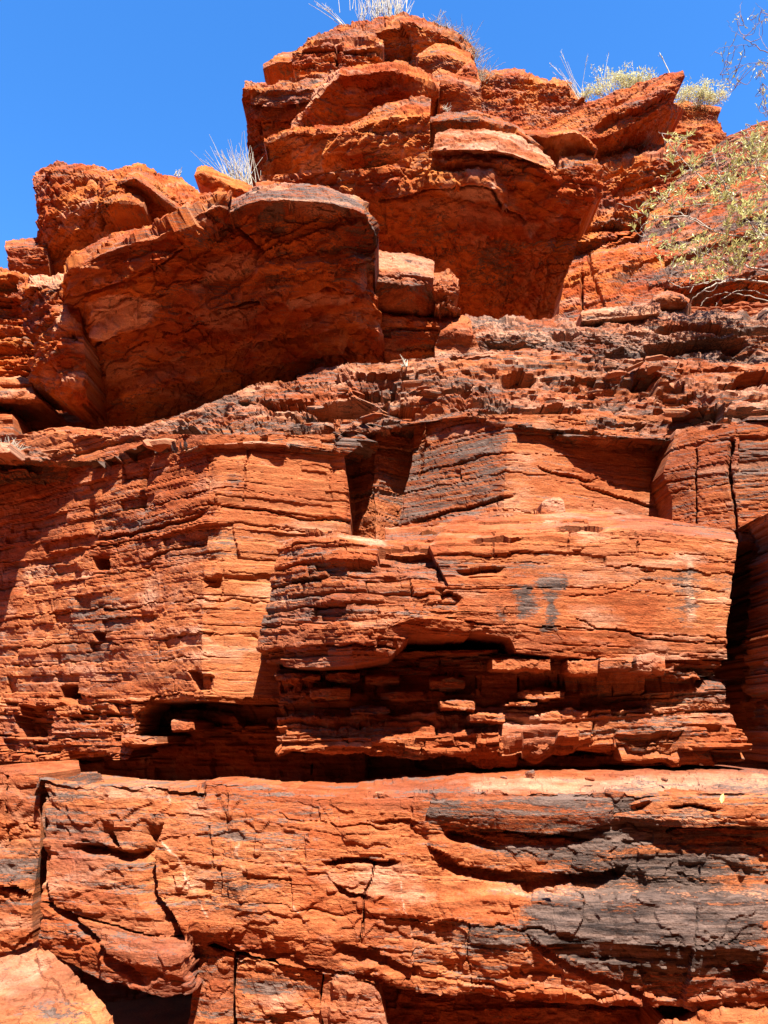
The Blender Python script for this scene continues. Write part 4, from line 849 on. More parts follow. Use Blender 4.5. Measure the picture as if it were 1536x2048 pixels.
rock('arched_slab', 'arched slab with a bright curved rim across the tall stack', 'rock slab', rows(
    ([586, 634, 678, 740, 791, 840, 878], [250, 178, 140, 130, 124, 142, 168], [10.7] * 7), ([580, 628, 680, 740, 791, 845, 878], [260, 192, 150, 144, 140, 162, 182], [10.25, 10.15, 10.05, 10.0, 9.95, 10.0, 10.1]),
    ([590, 640, 690, 745, 795, 850, 878], [265, 215, 180, 170, 165, 185, 192], [10.35, 10.3, 10.25, 10.2, 10.15, 10.15, 10.2]), ([610, 655, 700, 750, 800, 850, 880], [270, 265, 262, 250, 240, 225, 210], [10.6, 10.65, 10.65, 10.6, 10.6, 10.5, 10.5])),
    'belly', scale=.7, cubic=.08, seed=1143, mat=ROCK_RED, group=tg, back=.6, feats=[('pale', [(580, 262), (634, 175), (680, 138), (690, 150), (640, 190), (596, 262)], .4, 5), ('lip', [(720, 205), (800, 180), (880, 190)], 22, .1)])
rock('rock_outcrop', 'big front block of the tall stack with lit shelves and a shaded stained face', 'rock', rows(
    ([534, 588, 628, 700, 752, 800, 862], [276, 252, 252, 252, 212, 198, 190], [10.6] * 7), ([528, 588, 632, 705, 750, 800, 860], [288, 264, 266, 262, 242, 236, 230], [10.1, 9.95, 9.9, 9.72, 9.66, 9.62, 9.62]),
    ([532, 590, 640, 705, 752, 800, 860], 300, [10.3, 10.13, 10.05, 9.93, 9.9, 9.88, 9.88]), ([526, 588, 640, 705, 752, 800, 858], 345, [10.55, 10.4, 10.3, 10.2, 10.15, 10.1, 10.1]), ([522, 588, 640, 705, 752, 800, 866], 420, [11.0, 10.9, 10.8, 10.7, 10.7, 10.6, 10.6])),
    'belly', scale=.7, cubic=.08, seed=1151, mat=ROCK_RED, group=tg, back=.6, tint=.1, feats=[('pale', [(600, 325), (640, 308), (650, 345), (640, 375), (595, 380)], .8, 5), ('pale', [(650, 306), (720, 298), (800, 290), (845, 300), (845, 306), (720, 308)], .9, 3), ('pale', [(812, 250), (842, 248), (840, 262), (815, 264)], .9, 3), ('lip', [(600, 340), (640, 310), (720, 300), (800, 290), (850, 305)], 30, .06), ('varn', [(720, 300), (820, 310), (840, 345), (730, 345)], .5, 15), ('varn', [(650, 330), (690, 330), (680, 390), (650, 390)], .45, 12)])
rock('overhang', 'vast shaded overhang under the tall rock stack', 'rock', rows(
    ([520, 650, 760, 862, 960, 1060, 1130, 1208], [350, 345, 335, 296, 298, 318, 338, 345], [10.15, 9.85, 9.75, 9.66, 9.62, 9.66, 9.72, 9.95]),
    ([520, 650, 760, 862, 960, 1060, 1130, 1205], [385, 385, 385, 350, 345, 365, 385, 385], [10.3, 10.0, 9.9, 9.75, 9.7, 9.75, 9.85, 10.05]),
    ([520, 650, 760, 862, 960, 1050, 1110, 1158], [460, 460, 455, 430, 425, 430, 440, 445], [10.8, 10.5, 10.4, 10.2, 10.1, 10.15, 10.2, 10.3]),
    ([520, 650, 760, 862, 960, 1040, 1095, 1148], [560, 560, 550, 530, 520, 515, 515, 512], [11.8, 11.6, 11.5, 11.3, 11.0, 10.85, 10.7, 10.6]),
    ([520, 650, 760, 862, 960, 1030, 1080, 1112], [665, 665, 660, 650, 645, 640, 635, 625], [13, 12.8, 12.7, 12.6, 12.3, 12.0, 11.6, 11.0])),
    'belly', cubic=.12, seed=1163, dip=(-.05, 0), mat=ROCK_RED, group=tg, back=.8, split='rock_slab', maxp=50, minf=200,
    feats=[('crack', [(760, 405), (850, 380), (940, 372), (985, 380), (1000, 410), (1050, 440)], 4, .15), ('lip', [(760, 405), (850, 380), (940, 372), (985, 380), (1010, 412), (1050, 440)], 40, .14), ('lip', [(870, 330), (960, 326), (1060, 345), (1130, 372)], 24, .10), ('lip', [(780, 500), (900, 470), (1000, 480), (1120, 500)], 40, .12), ('lip', [(1080, 452), (1110, 440), (1145, 446)], 16, .08),
     ('pale', [(880, 374), (985, 366), (1010, 412), (975, 402), (900, 392)], .8, 5), ('pale', [(800, 410), (900, 400), (980, 420), (1040, 445), (900, 440)], .35, 12), ('pale', [(1040, 440), (1080, 450), (1060, 462)], .5, 6), ('varn', [(820, 420), (950, 430), (930, 500), (830, 490)], .45, 25), ('pale', [(930, 338), (990, 335), (985, 350), (935, 352)], .35, 6), ('varn', [(760, 560), (1000, 560), (1000, 640), (760, 640)], .15, 30)])
rock('lit_shelf', 'brightly lit curved shelf above the vast shaded overhang', 'rock slab', rows(
    ([872, 900, 960, 1024, 1078, 1112], [262, 256, 258, 268, 296, 328], [10.4] * 6), ([866, 900, 960, 1024, 1078, 1112], [300, 299, 300, 308, 328, 344], [9.55, 9.5, 9.46, 9.48, 9.56, 9.7]), ([868, 900, 960, 1024, 1078, 1110], [308, 307, 308, 316, 334, 348], [9.7] * 6)),
    'boulder', cubic=.1, seed=1171, group=tg, back=.5, pale=.25, tint=.2)
rock('slab_outcrop', 'dark-edged ledge of thin slabs over the brightly lit shelf', 'rock slab', rows(
    ([862, 912, 955, 1010, 1050, 1090], [228, 217, 215, 238, 258, 290], [10.9] * 6), ([860, 912, 955, 1008, 1050, 1085], [240, 236, 236, 254, 272, 298], [10.0, 9.9, 9.86, 9.86, 9.9, 10.0]), ([866, 912, 955, 1008, 1050, 1085], [262, 258, 260, 272, 290, 310], [10.15, 10.1, 10.1, 10.1, 10.1, 10.2])),
    'outcrop', scale=.4, amp=.7, seed=1181, mat=ROCK_RED, group=tg, varn=.28)
rock('curling_slab', 'curling dark slab with a thin lit rim at the shoulder of the tall stack', 'rock slab', rows(
    ([1050, 1100, 1150, 1178, 1192], [258, 262, 258, 276, 296], [10.6] * 5), ([1048, 1100, 1152, 1180, 1193], [266, 270, 264, 284, 302], [10.05, 9.98, 9.92, 9.95, 10.05]), ([1060, 1100, 1150, 1176, 1188], [300, 304, 302, 304, 306], [10.3] * 5)),
    'under', scale=.5, seed=1187, mat=ROCK_RED, group=tg, varn=.2, back=.4)
rock('rock_outcrop', 'crumbly lit corner block at the shoulder of the overhang', 'rock', rows(
    ([1120, 1150, 1190, 1206], [310, 306, 308, 325], 10.5), ([1115, 1150, 1192, 1212], [330, 330, 330, 346], [9.85, 9.78, 9.78, 9.9]), ([1118, 1150, 1190, 1208], [360, 365, 365, 368], [9.9, 9.82, 9.85, 9.95]), ([1120, 1150, 1185, 1200], 395, [10, 9.95, 9.95, 10.05])), 'outcrop', scale=.4, seed=1193, mat=ROCK_RED, group=tg)
rock('rock_outcrop', 'squared block with a sunlit edge below the cap of the tall stack', 'rock', rows(
    ([866, 880, 920, 960], [142, 136, 148, 160], 11.2), ([860, 880, 920, 960], [165, 162, 168, 172], [10.7, 10.5, 10.45, 10.6]), ([862, 880, 920, 964], [190, 196, 200, 200], [10.8, 10.6, 10.55, 10.65]), ([864, 880, 920, 964], [235, 235, 230, 225], 10.7)), 'outcrop', scale=.5, amp=.5, seed=1201, mat=ROCK_RED, group=tg)

# ------------------------------------------------------------------ U: outcrop on the other side of the stack
ug = 'rocks of the outcrop below the pale bushes'
rock('rock_outcrop', 'low jumble of dark bedded blocks between the tall stack and the tilted slab', 'rock', rows(
    ([950, 1010, 1052, 1060, 1100, 1138, 1172], [138, 134, 135, 146, 152, 158, 205], 13.2), ([950, 1010, 1052, 1064, 1100, 1136, 1170], [150, 148, 148, 158, 165, 172, 214], 12.6), ([950, 1010, 1052, 1064, 1100, 1140, 1172], 205, 12.6), ([950, 1010, 1052, 1070, 1110, 1140, 1172], 285, 12.4)),
    'outcrop', scale=.6, seed=1211, mat=ROCK_RED, group=ug, split='rock_slab', maxp=60, minf=60, varn=.25)
rock('tilted_slab', 'big tilted slab jutting up to a point against the sky', 'rock slab', rows(
    ([1072, 1120, 1165, 1260, 1330, 1366], [258, 228, 203, 170, 144, 139], [12.2, 12.1, 12.0, 11.9, 11.8, 11.7]), ([1080, 1140, 1200, 1270, 1325, 1368], [272, 258, 246, 212, 172, 146], [11.5, 11.4, 11.3, 11.15, 11.05, 11.05]),
    ([1100, 1150, 1205, 1285, 1335, 1358], [285, 280, 274, 240, 205, 176], [11.4, 11.3, 11.25, 11.15, 11.1, 11.1]), ([1110, 1150, 1205, 1290, 1345, 1352], [292, 294, 292, 256, 232, 206], [11.5, 11.45, 11.4, 11.35, 11.3, 11.3]), ([1130, 1170, 1210, 1285, 1330, 1370], [312, 312, 312, 298, 266, 222], [11.9, 11.9, 11.85, 11.8, 11.8, 11.7])),
    'outcrop', dip=(.62, 0), scale=.55, amp=.75, cubic=.1, seed=1223, mat=ROCK_RED, group=ug, back=.6, split='rock_slab', maxp=60, minf=60, varn=.2, feats=[('lip', [(1180, 262), (1280, 222), (1360, 180)], 30, .12)])
rock('rock_outcrop', 'ragged bedded rock behind the point of the tilted slab', 'rock', rows(
    ([1335, 1375, 1405, 1444], [202, 200, 205, 210], 13.2), ([1335, 1375, 1405, 1442], [214, 214, 216, 220], 12.7), ([1335, 1375, 1405, 1436], 238, 12.7), ([1335, 1380, 1415, 1454], 268, 12.5), ([1335, 1380, 1420, 1470], 320, 12.4)), 'outcrop', scale=.4, seed=1229, mat=ROCK_RED, group=ug, varn=.15)
rock('rock_outcrop', 'broken shadowed rocks below the tilted slab behind the shrub', 'rock', rows(
    ([1180, 1230, 1290, 1340, 1420], [312, 302, 290, 282, 300], 12.2), ([1178, 1230, 1290, 1340, 1420], [330, 325, 315, 312, 330], [11.5, 11.4, 11.3, 11.3, 11.3]), ([1170, 1230, 1290, 1340, 1420], [380, 380, 375, 370, 380], [11.5, 11.45, 11.4, 11.35, 11.3]),
    ([1155, 1220, 1290, 1340, 1420], 430, [11.3, 11.2, 11.2, 11.2, 11.2]), ([1150, 1220, 1290, 1340, 1420], 462, [11.3, 11.25, 11.25, 11.25, 11.2]), ([1145, 1220, 1290, 1340, 1420], 530, [11.6, 11.6, 11.6, 11.6, 11.5])),
    'outcrop', dip=(.3, 0), scale=.7, seed=1233, mat=ROCK_RED, group=ug, split='rock_slab', maxp=80, minf=60, feats=[('under', [(1165, 440), (1230, 432), (1300, 425), (1380, 440)], 40, .3)])
rock('rock_slope', 'broad dipping rock face behind the shrub', 'rock', rows(
    ([1310, 1390, 1455, 1580], [400, 330, 268, 225], [11.6, 11.5, 11.4, 11.2]), ([1290, 1385, 1460, 1580], [450, 400, 360, 330], [11.0, 10.8, 10.7, 10.6]), ([1280, 1370, 1450, 1580], [490, 465, 440, 420], [10.5, 10.3, 10.2, 10.1]), ([1290, 1370, 1450, 1580], [540, 545, 530, 510], [10.0, 9.9, 9.85, 9.8]),
    ([1300, 1370, 1450, 1580], [572, 575, 560, 545], [9.85, 9.8, 9.75, 9.7]), ([1310, 1370, 1450, 1580], 630, [10.4, 10.4, 10.4, 10.4])),
    'outcrop', dip=(.3, 0), scale=.6, amp=.7, seed=1237, mat=ROCK_RED, group=ug, split='rock_slab', maxp=100, minf=60, varn=.36)
rock('rock_outcrop', 'red face of rock with a diagonal crack beside the foot of the overhang', 'rock', rows(
    ([1150, 1178, 1215, 1256, 1330], [506, 502, 494, 482, 484], [11, 11, 11, 11, 11]), ([1146, 1176, 1215, 1258, 1330], [516, 514, 508, 496, 500], [10.4, 10.3, 10.3, 10.25, 10.2]), ([1128, 1170, 1215, 1262, 1330], 560, [10.2, 10.05, 10.0, 9.95, 9.9]), ([1112, 1165, 1215, 1260, 1330], [645, 642, 640, 635, 625], [9.95, 9.8, 9.7, 9.6, 9.6])),
    'outcrop', dip=(.3, 0), scale=.5, amp=.7, seed=1249, mat=ROCK_RED, group=ug, tint=-.15, feats=[('crack', [(1178, 500), (1186, 540), (1200, 580), (1212, 612)], 3, .1), ('crack', [(1164, 545), (1163, 625)], 3, .15), ('vstep', [(1295, 520), (1260, 550), (1225, 590)], 26, .12)])
# ------------------------------------------------------------------ loose plates and stones
def stone_mesh(name, seed, sides=8, flat=.3):
    rg = np.random.RandomState(seed)
    ang = np.sort(rg.uniform(0, 2 * math.pi, sides)); rad = rg.uniform(.62, 1.0, sides)
    top = np.stack([np.cos(ang) * rad * .86, np.sin(ang) * rad * .62, flat * (.75 + .4 * rg.rand(sides))], 1)
    mid = np.stack([np.cos(ang) * rad, np.sin(ang) * rad * .75, flat * (.25 + .3 * rg.rand(sides))], 1)
    bot = np.stack([np.cos(ang) * rad * .8, np.sin(ang) * rad * .6, -flat * (.2 + .3 * rg.rand(sides))], 1)
    V = np.concatenate([top, mid, bot, [[0, 0, flat * 1.02]], [[0, 0, -flat * .4]]])
    F = []
    for k in range(sides):
        j = (k + 1) % sides
        F += [(k, sides + k, sides + j), (k, sides + j, j), (sides + k, 2 * sides + k, 2 * sides + j), (sides + k, 2 * sides + j, sides + j),
              (3 * sides, k, j), (3 * sides + 1, 2 * sides + j, 2 * sides + k)]
    N = len(V)
    return make_mesh(name, V, np.array(F), dict(varn=np.full(N, rg.uniform(.1, .4)), pale=np.full(N, rg.uniform(0, .3)), tint=np.full(N, rg.uniform(-.1, .3))), ROCK)
PLATES = [stone_mesh('loose_plate', 300 + k, 7 + k % 4, .16 + .05 * (k % 4)) for k in range(9)]
terr = [o for o in COL.objects if o.name == 'rubble_terrace'][0]
prg = np.random.RandomState(44)
xs_ = np.array(rx, float)
for k in range(45):
    px = prg.uniform(0, 1530); t = prg.uniform(.05, .92)
    py = np.interp(px, xs_, bky) * (1 - t) + np.interp(px, xs_, lipy) * t
    Yl = np.interp(px, xs_, lipY)
    Yd = np.interp(t, [0, .4, .75, 1], [7.65, Yl + (7.65 - Yl) * .5, Yl + .22, Yl])
    P = at(px, py, Yd - .02)
    o = link('loose_plate', PLATES[k % 9], terr, Vector(P) - terr.location)
    sz = .04 + .15 * prg.rand() ** 2.5
    o.scale = (sz * 1.3, sz, sz * prg.uniform(.6, 1.1))
    o.rotation_euler = (prg.normal(-.12, .16), prg.normal(0, .12), prg.uniform(-.6, .6) + (math.pi if k % 2 else 0))
# blocks and stones one can pick out
def small_rock(name, label, cat, x0, x1, y0, y1, Y, dep=.16, seed=1, group=None, style='boulder', sc=.3, skew=(0, 0, 0, 0), back=.3, parent=None, **kw):
    xm = (x0 + x1) / 2; ym = (y0 + y1) / 2
    return rock(name, label, cat, rows(
        ([x0 + skew[0], xm, x1 + skew[1]], [y0 + 2, y0 - 2, y0 + 1], Y + dep), ([x0, xm, x1], [y0 + (y1 - y0) * .22, y0 + (y1 - y0) * .18, y0 + (y1 - y0) * .22], [Y + .03, Y, Y + .03]),
        ([x0 + skew[2], xm, x1 + skew[3]], [y1 - (y1 - y0) * .2, y1 - (y1 - y0) * .15, y1 - (y1 - y0) * .2], [Y + .02, Y - .01, Y + .02]), ([x0 + 3 + skew[2], xm, x1 - 3 + skew[3]], [y1, y1 + 1, y1], Y + dep * .7)),
        style, scale=sc, seed=seed, group=group, cubic=0, back=back, parent=parent, **kw)
bgp = 'square blocks in the course under the projecting block'
for k, (a, b, c, d, Y, lab) in enumerate([
    (985, 1100, 1312, 1344, 5.06, 'widest square block in the course under the projecting block'),
    (1136, 1196, 1318, 1350, 5.04, 'lumpy block in the course under the projecting block beside a dark gap'),
    (1200, 1266, 1312, 1344, 4.98, 'most protruding block in the course under the projecting block'),
    (1274, 1330, 1312, 1348, 5.02, 'last block of the course under the projecting block before the grey layer')]):
    small_rock('square_block', lab, 'stone', a, b, c, d, Y, seed=2000 + k * 3, group=bgp, sc=.4, pale=.1)
for k, (a, b, c, d, Y) in enumerate([(548, 640, 1338, 1366, 5.46), (650, 720, 1340, 1366, 5.44), (730, 800, 1344, 1372, 5.42), (620, 700, 1374, 1398, 5.44), (760, 850, 1378, 1402, 5.36), (860, 930, 1352, 1384, 5.3), (880, 950, 1398, 1424, 5.16), (1040, 1130, 1376, 1402, 5.16), (940, 1010, 1426, 1448, 5.04), (1010, 1075, 1400, 1416, 5.12), (700, 780, 1410, 1432, 5.32)]):
    small_rock('broken_block', None, None, a, b, c, d, Y, seed=2100 + k * 5, sc=.5, back=.4, parent=HL, style='massive')
small_rock('wedge_stone', 'wedge-shaped loose stone standing on top of the projecting block', 'stone', 1084, 1128, 992, 1036, 5.72, seed=2020, skew=(14, -6, -2, 4), pale=0)
small_rock('rounded_stone', 'rounded sunlit stone in the black hollow under the bedded wall', 'stone', 343, 389, 1440, 1463, 5.9, seed=2023, pale=.15, dep=.2, back=1.2, sc=.4)
small_rock('flat_stone', 'flat splinter of rock jutting from the sunlit ledges into the black hollow', 'stone', 243, 313, 1468, 1492, 5.85, seed=2029, sc=.4, dep=.2, back=1.2)
small_rock('lit_stone', 'pale square stone at the picture edge by the dry tuft', 'stone', -20, 20, 884, 908, 6.5, seed=2037, pale=.3)
for k, (px, py, Y) in enumerate([(1010, 1556, 4.6), (1180, 1560, 4.5), (1260, 1552, 4.6), (1060, 1550, 4.7), (1330, 1560, 4.5), (1100, 1781, 4.05), (760, 1590, 4.3), (205, 1020 + 1030, 3.9)][:7]):
    o = link('pebble', PLATES[(k * 4) % 9], None, at(px, py, Y)); sz = (.035, .05, .03, .045, .03, .035, .04)[k]
    o.scale = (sz, sz, sz * 1.6); o.rotation_euler = (.1, .1, k * 1.3)
    tag(o, ('chip of stone lying where the black gap above the lowest wall closes', 'stone chip on the lowest ledge above the proud slab', 'stone chip on the lowest ledge above the joint between the proud slabs', 'stone chip at the back of the lowest ledge', 'stone chip on the lowest ledge near the upright crack', 'small stone chip on the narrow pale shelf above the glossy varnish', 'stone chip at the shadow edge on the lowest ledge')[k], 'stone', 'stone chips on the lowest ledge')
# ------------------------------------------------------------------ plants
class Tubes:
    def __init__(self): self.V = []; self.F = []
    def add(self, pts, r0, r1, n=3):
        pts = np.asarray(pts, float); b = len(self.V); k = len(pts)
        for i in range(k):
            d = pts[min(i + 1, k - 1)] - pts[max(i - 1, 0)]; d = d / (np.linalg.norm(d) + 1e-9)
            a = np.cross(d, [.3, 1, .2]); a /= np.linalg.norm(a) + 1e-9; c = np.cross(d, a)
            r = r0 + (r1 - r0) * i / (k - 1)
            for q in range(n):
                t = 2 * math.pi * q / n
                self.V.append(pts[i] + r * (math.cos(t) * a + math.sin(t) * c))
        for i in range(k - 1):
            for q in range(n):
                q2 = (q + 1) % n
                self.F.append((b + i * n + q, b + i * n + q2, b + (i + 1) * n + q2, b + (i + 1) * n + q))
    def build(self, name, mat, parent=None, base=None):
        base = np.zeros(3) if base is None else base
        return link(name, make_mesh(name, np.array(self.V) - base, np.array(self.F), None, mat, True), parent)
def smooth_line(P, n=8):
    P = np.asarray(P, float); W, _ = weights(len(P), [n] * (len(P) - 1), 1.0)
    return W @ P
G = np.random.RandomState(5)
def grass_tuft(label, px, py, Y, n, length, spread, lean=(0, 0), width=.15, r=.004, mat=None, group='dry grass tufts on the rocks', heads=0):
    base = at(px, py, Y); root = link('grass_tuft', None, None, base); tag(root, label, 'grass', group)
    t = Tubes()
    for k in range(n):
        st = np.array([G.normal(0, width * .5), G.normal(0, width * .4), -.03])
        L = length * G.uniform(.45, 1.1)
        d = np.array([G.normal(0, spread) + lean[0], G.normal(0, spread * .6) + lean[1], 1.0]); d /= np.linalg.norm(d)
        bend = np.array([d[0], d[1], -.25]) * G.uniform(.1, .7) * L * .45
        pts = [st + d * L * u + bend * u * u for u in np.linspace(0, 1, 6)]
        t.add(pts, r * 1.5, r * .6)
        if k < heads:
            h = Tubes()
            for q in range(14):
                u = .72 + .28 * q / 14; p = st + d * L * u + bend * u * u
                e = d * .05 + G.normal(0, .02, 3); h.add([p, p + e * .6, p + e], r * .7, r * .2)
            h.build('seed_head', M_STRAW, root)
    t.build('blades', mat or M_STRAW, root)['kind'] = 'stuff'
    return root
grass_tuft('thick tuft of white dry grass on top of the tall stack', 768, 38, 12.6, 150, .95, .16, width=.55, r=.0055)
grass_tuft('few long white stalks leaning over the edge of the tall stack', 686, 48, 12.4, 9, .85, .12, lean=(-.65, 0), width=.08, r=.005, heads=4)
grass_tuft('single short seed stalk behind the cap of the tall stack', 872, 40, 12.7, 3, .3, .2, lean=(.6, 0), width=.05, heads=3)
grass_tuft('white dry grass on the skyline beside the sheer edge of the tall stack', 486, 378, 10.2, 95, .85, .22, lean=(-.18, 0), width=.25, r=.0045)
grass_tuft('tiny pale tuft on the skyline rim of the rounded red boulder', 354, 350, 9.9, 6, .16, .35, lean=(.3, 0), width=.05, r=.006)
grass_tuft('tall feathery grass stalks beside the larger pale bush', 1166, 212, 12.9, 13, 1.35, .22, lean=(-.28, 0), width=.2, r=.0055, heads=7)
grass_tuft('thin upright grass stalks behind the larger pale bush', 1240, 200, 13.1, 8, 1.25, .12, lean=(.0, 0), width=.6, r=.004, heads=5)
grass_tuft('thick pale seed spike rising behind the tip of the tilted slab', 1346, 160, 12.2, 1, .7, .06, lean=(-.3, 0), width=.03, r=.010, heads=2)
grass_tuft('pale dry tuft at the picture edge on the rubble terrace', 12, 898, 6.95, 60, .16, .6, width=.12, r=.003)
grass_tuft('small bleached twig cluster on the edge of the rubble terrace', 812, 728, 7.45, 9, .13, .5, width=.04, r=.006)
for px, py, lab in ((882, 52, 'grey dry stalks nearest the domed cap of the tall stack'), (918, 72, 'grey dry stalks on the bend of the tall stack shoulder'), (944, 104, 'grey dry stalks halfway down the tall stack shoulder'), (954, 142, 'lowest clump of grey dry stalks on the tall stack shoulder')):
    grass_tuft(lab, px, py + 10, 12.5, 150, .24, .75, lean=(.25, -.1), width=.26, r=.0035, mat=M_DRYGREY, group='grey dry stalks on the tall stack')
grass_tuft('small white tuft on the block below the tall stack', 892, 218, 10.4, 14, .12, .5, width=.05, r=.004)

def leaf_mesh(mat, w=.26):
    V = np.array([[0, 0, 0], [.35, w * .5, .05], [.35, -w * .5, .05], [.75, w * .38, .06], [.75, -w * .38, .06], [1, 0, 0], [.35, 0, -.02], [.75, 0, -.015]])
    F = np.array([[0, 6, 1], [0, 2, 6], [1, 6, 7], [1, 7, 3], [6, 2, 4], [6, 4, 7], [3, 7, 5], [7, 4, 5]])
    return V, F
LV, LF = leaf_mesh(None)
def rot_to(d, roll):
    d = d / np.linalg.norm(d); a = np.cross([0, 0, 1.0], d)
    if np.linalg.norm(a) < 1e-3: a = np.array([1.0, 0, 0])
    a /= np.linalg.norm(a); c = np.cross(d, a)
    a2 = a * math.cos(roll) + c * math.sin(roll); c2 = np.cross(d, a2)
    return np.stack([d, a2, c2], 1)
def pale_bush(label, px, py, Y, rxm, rzm, n, up=.5):
    base = at(px, py, Y); root = link('bush', None, None, base); tag(root, label, 'bush', 'pale bushes on the skyline')
    t = Tubes(); V = []; F = []
    lobes = [(np.array([G.uniform(-1, 1) * rxm, G.normal(0, .12), rzm * G.uniform(.25, 1.05)]), G.uniform(.07, .17)) for _ in range(int(n / 9))]
    for c, rad in lobes:
        c[2] *= 1 - .45 * abs(c[0] / rxm)
        st = np.array([c[0] * .4 + G.normal(0, .05), 0, -.03])
        t.add(smooth_line([st, (st + c) / 2 + G.normal(0, .03, 3), c, c * 1.12 + G.normal(0, .04, 3)], 4), .006, .0015)
        for k in range(11):
            tip = c + G.normal(0, rad * .55, 3)
            if k % 4 == 0: t.add([c, (c + tip) / 2 + G.normal(0, .01, 3), tip + (tip - c) * .25], .003, .001)
            for q_ in range(9):
                p = tip + G.normal(0, .03, 3); d = G.normal(0, .8, 3) + (tip - c) * 4 + np.array([0, 0, .5])
                M = rot_to(d, G.uniform(0, 6.28)); b = len(V)
                V.extend((LV * G.uniform(.03, .065)) @ M.T + p); F.extend(LF + b)
    t.build('stem', M_TWIG, root)
    link('foliage', make_mesh('foliage', np.array(V), np.array(F), None, M_PALELEAF), root)
pale_bush('larger pale yellow-green bush behind the tilted slab', 1240, 192, 12.4, .64, .55, 420)
pale_bush('smaller pale yellow-green bush beyond the tip of the tilted slab', 1402, 208, 12.6, .48, .44, 280)

# the leafy shrub whose branches reach in from the side
def shrub(label, branches, zones, mat_b, seed, nobj, leaf=(.045, .08), group=None, lpers=9):
    g = np.random.RandomState(seed)
    base = at(*branches[0][0][0]); root = link('shrub', None, None, base); tag(root, label, 'shrub', group)
    pool = []
    for br, r0, r1 in branches:
        P = smooth_line([at(*p) for p in br], 7); P += g.normal(0, .006, P.shape)
        t = Tubes(); t.add(P, r0, r1, 5); t.build('branch', mat_b, root, base); pool.append(P)
    pool = np.concatenate(pool)
    tw = Tubes(); leaves = []
    for (cx, cy, ex, ey, Y, n) in zones:
        for k in range(n):
            a = g.uniform(0, 6.28); rr = g.uniform(0, 1) ** .5
            c = at(cx + ex * rr * math.cos(a), cy + ey * rr * math.sin(a), Y + g.normal(0, .22))
            dd = np.linalg.norm((pool - c) * np.array([1, .6, 1]), axis=1); nb = pool[np.argmin(dd)]
            mid = (c + nb) / 2 + g.normal(0, .04, 3) + np.array([0, 0, -.03])
            ln = smooth_line([nb, mid, c], 5)
            tw.add(ln, .0045, .0018)
            dirn = c - mid; dirn /= np.linalg.norm(dirn) + 1e-9
            for q in range(lpers):
                p = c - dirn * g.uniform(0, .13) + g.normal(0, .006, 3)
                d = dirn * 1.0 + g.normal(0, .6, 3) + np.array([0, 0, .35])
                leaves.append((p, rot_to(d, g.uniform(0, 6.28)), g.uniform(*leaf)))
    if tw.V: tw.build('twigs', mat_b, root, base)['kind'] = 'stuff'
    lm = make_mesh('leaf', LV, LF, None, M_LEAF)
    order = g.permutation(len(leaves)); V = []; F = []
    from mathutils import Matrix
    for i, k in enumerate(order):
        p, M, sz = leaves[k]
        if i < nobj:
            o = link('leaf', lm, root)
            m4 = Matrix(np.vstack([np.hstack([M * sz, (p - base)[:, None]]), [0, 0, 0, 1]]).tolist()); o.matrix_local = m4
        else:
            b = len(V); V.extend((LV * sz) @ M.T + p - base); F.extend(LF + b)
    if V:
        o = link('foliage', make_mesh('foliage', np.array(V), np.array(F), None, M_LEAF), root); o['kind'] = 'stuff'
    return root
Yb = 7.6
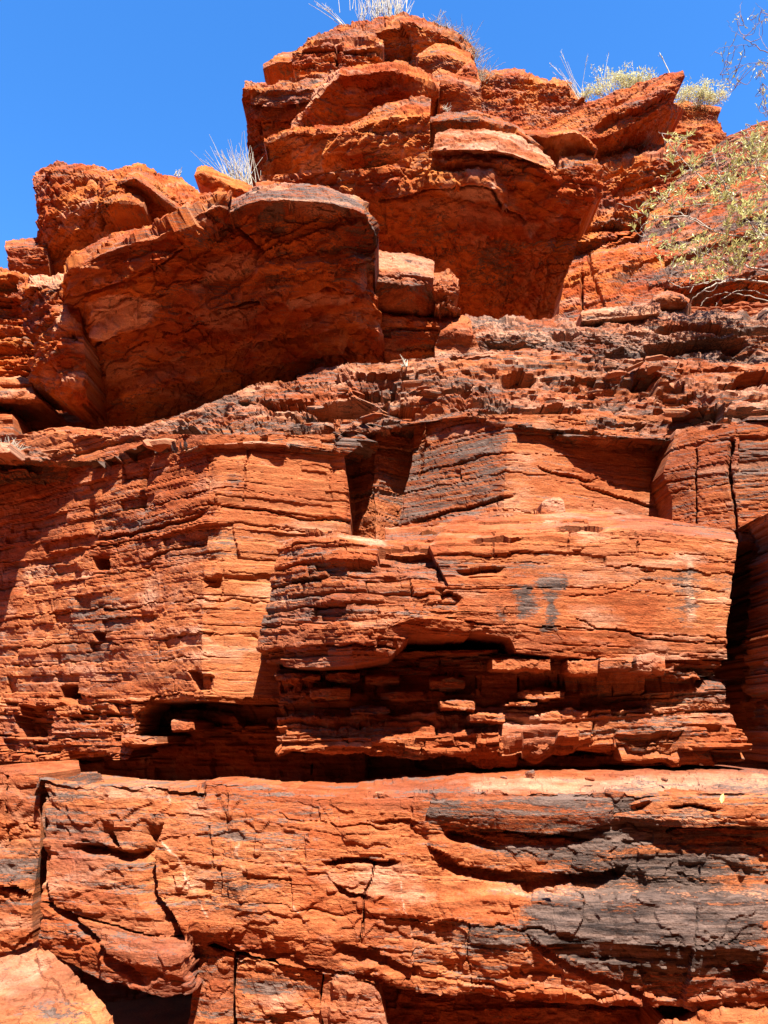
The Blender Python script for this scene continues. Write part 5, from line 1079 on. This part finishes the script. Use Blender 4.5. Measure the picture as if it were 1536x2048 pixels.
shrub('leafy olive shrub with pale twigs reaching in front of the dipping rock face', [
    ([(1600, 585, Yb), (1500, 560, Yb), (1440, 566, Yb), (1400, 585, Yb), (1376, 612, 7.7)], .014, .005),
    ([(1500, 560, Yb), (1440, 560, Yb), (1370, 574, 7.7), (1335, 562, 7.8)], .008, .003),
    ([(1600, 552, Yb), (1520, 538, Yb), (1450, 520, 7.7), (1385, 500, 7.8), (1335, 488, 7.9)], .012, .003),
    ([(1600, 490, 7.5), (1520, 478, Yb), (1440, 466, 7.7), (1400, 445, 7.7), (1350, 420, 7.8), (1330, 395, 7.8)], .013, .003),
    ([(1420, 458, 7.7), (1370, 434, 7.7), (1310, 432, 7.8), (1270, 420, 7.9), (1236, 406, 8.0)], .007, .002),
    ([(1370, 434, 7.7), (1320, 436, 7.8), (1282, 455, 7.9), (1300, 480, 7.9)], .005, .002),
    ([(1600, 500, 7.4), (1520, 465, 7.5), (1470, 410, 7.6), (1440, 350, 7.7), (1425, 300, 7.8)], .012, .003),
    ([(1480, 412, 7.6), (1420, 408, 7.7), (1350, 412, 7.8), (1285, 404, 7.9)], .006, .002),
    ([(1455, 395, 7.6), (1420, 370, 7.7), (1375, 330, 7.8), (1340, 290, 7.9), (1318, 262, 8.0)], .007, .0025),
    ([(1600, 430, 7.4), (1540, 380, 7.5), (1505, 320, 7.6), (1490, 250, 7.7)], .010, .003),
    ([(1600, 620, Yb), (1520, 598, Yb), (1450, 586, 7.7), (1410, 600, 7.8), (1400, 612, 7.8)], .007, .003),
    ([(1560, 600, Yb), (1490, 580, 7.7), (1440, 600, 7.7), (1432, 612, 7.7)], .005, .002)],
    [(1370, 300, 50, 35, 7.9, 22), (1400, 370, 80, 45, 7.8, 42), (1480, 340, 60, 80, 7.6, 60), (1500, 450, 50, 70, 7.5, 60), (1420, 510, 75, 40, 7.7, 46), (1350, 480, 50, 40, 7.85, 18), (1330, 400, 40, 25, 7.8, 12), (1290, 440, 35, 25, 7.9, 6), (1530, 300, 30, 60, 7.5, 28), (1440, 545, 60, 22, 7.65, 10)],
    M_TWIG, 31, 280)
shrub('bare reddish twigs of a sparse shrub high against the sky', [
    ([(1620, 150, 7.2), (1560, 118, 7.2), (1510, 92, 7.2), (1480, 64, 7.3), (1478, 40, 7.3), (1484, 2, 7.3)], .007, .0015),
    ([(1512, 92, 7.2), (1475, 92, 7.3), (1440, 98, 7.3), (1420, 112, 7.3)], .003, .001),
    ([(1620, 120, 7.2), (1560, 60, 7.2), (1530, 25, 7.3), (1510, 5, 7.3)], .004, .001),
    ([(1620, 135, 7.2), (1545, 126, 7.3), (1480, 130, 7.3), (1440, 150, 7.3)], .004, .001),
    ([(1560, 60, 7.2), (1535, 40, 7.25), (1515, 48, 7.3), (1500, 40, 7.3)], .003, .001), ([(1545, 126, 7.3), (1520, 150, 7.3), (1525, 170, 7.3)], .003, .001), ([(1490, 76, 7.25), (1465, 60, 7.3), (1455, 40, 7.3)], .0025, .001), ([(1478, 94, 7.25), (1455, 112, 7.3), (1450, 130, 7.3)], .0025, .001), ([(1540, 104, 7.2), (1520, 70, 7.3), (1524, 40, 7.3)], .003, .001), ([(1500, 128, 7.3), (1478, 150, 7.3), (1470, 175, 7.3)], .0025, .001),
    ([(1620, 260, 7.2), (1545, 230, 7.3), (1525, 190, 7.3), (1520, 160, 7.3)], .004, .001)],
    [(1455, 155, 22, 14, 7.3, 10), (1530, 130, 25, 14, 7.25, 14), (1475, 45, 10, 20, 7.3, 5), (1520, 30, 20, 20, 7.3, 9), (1525, 200, 14, 40, 7.3, 14), (1455, 112, 25, 20, 7.3, 6)], M_TWIGDARK, 37, 60, leaf=(.03, .05), lpers=3)
# a fallen leaf on the lowest ledge
lf = link('fallen_leaf', make_mesh('fallen_leaf', LV * np.array([1, 1.9, 1]), LF, None, plain_mat('yellow_leaf', (.6, .55, .12), (.75, .7, .2))), None, at(1443, 1607, 4.04))
lf.scale = (.05,) * 3; lf.rotation_euler = (.3, -1.2, .3)
tag(lf, 'small yellow fallen leaf on the dark slab of the lowest wall', 'leaf')
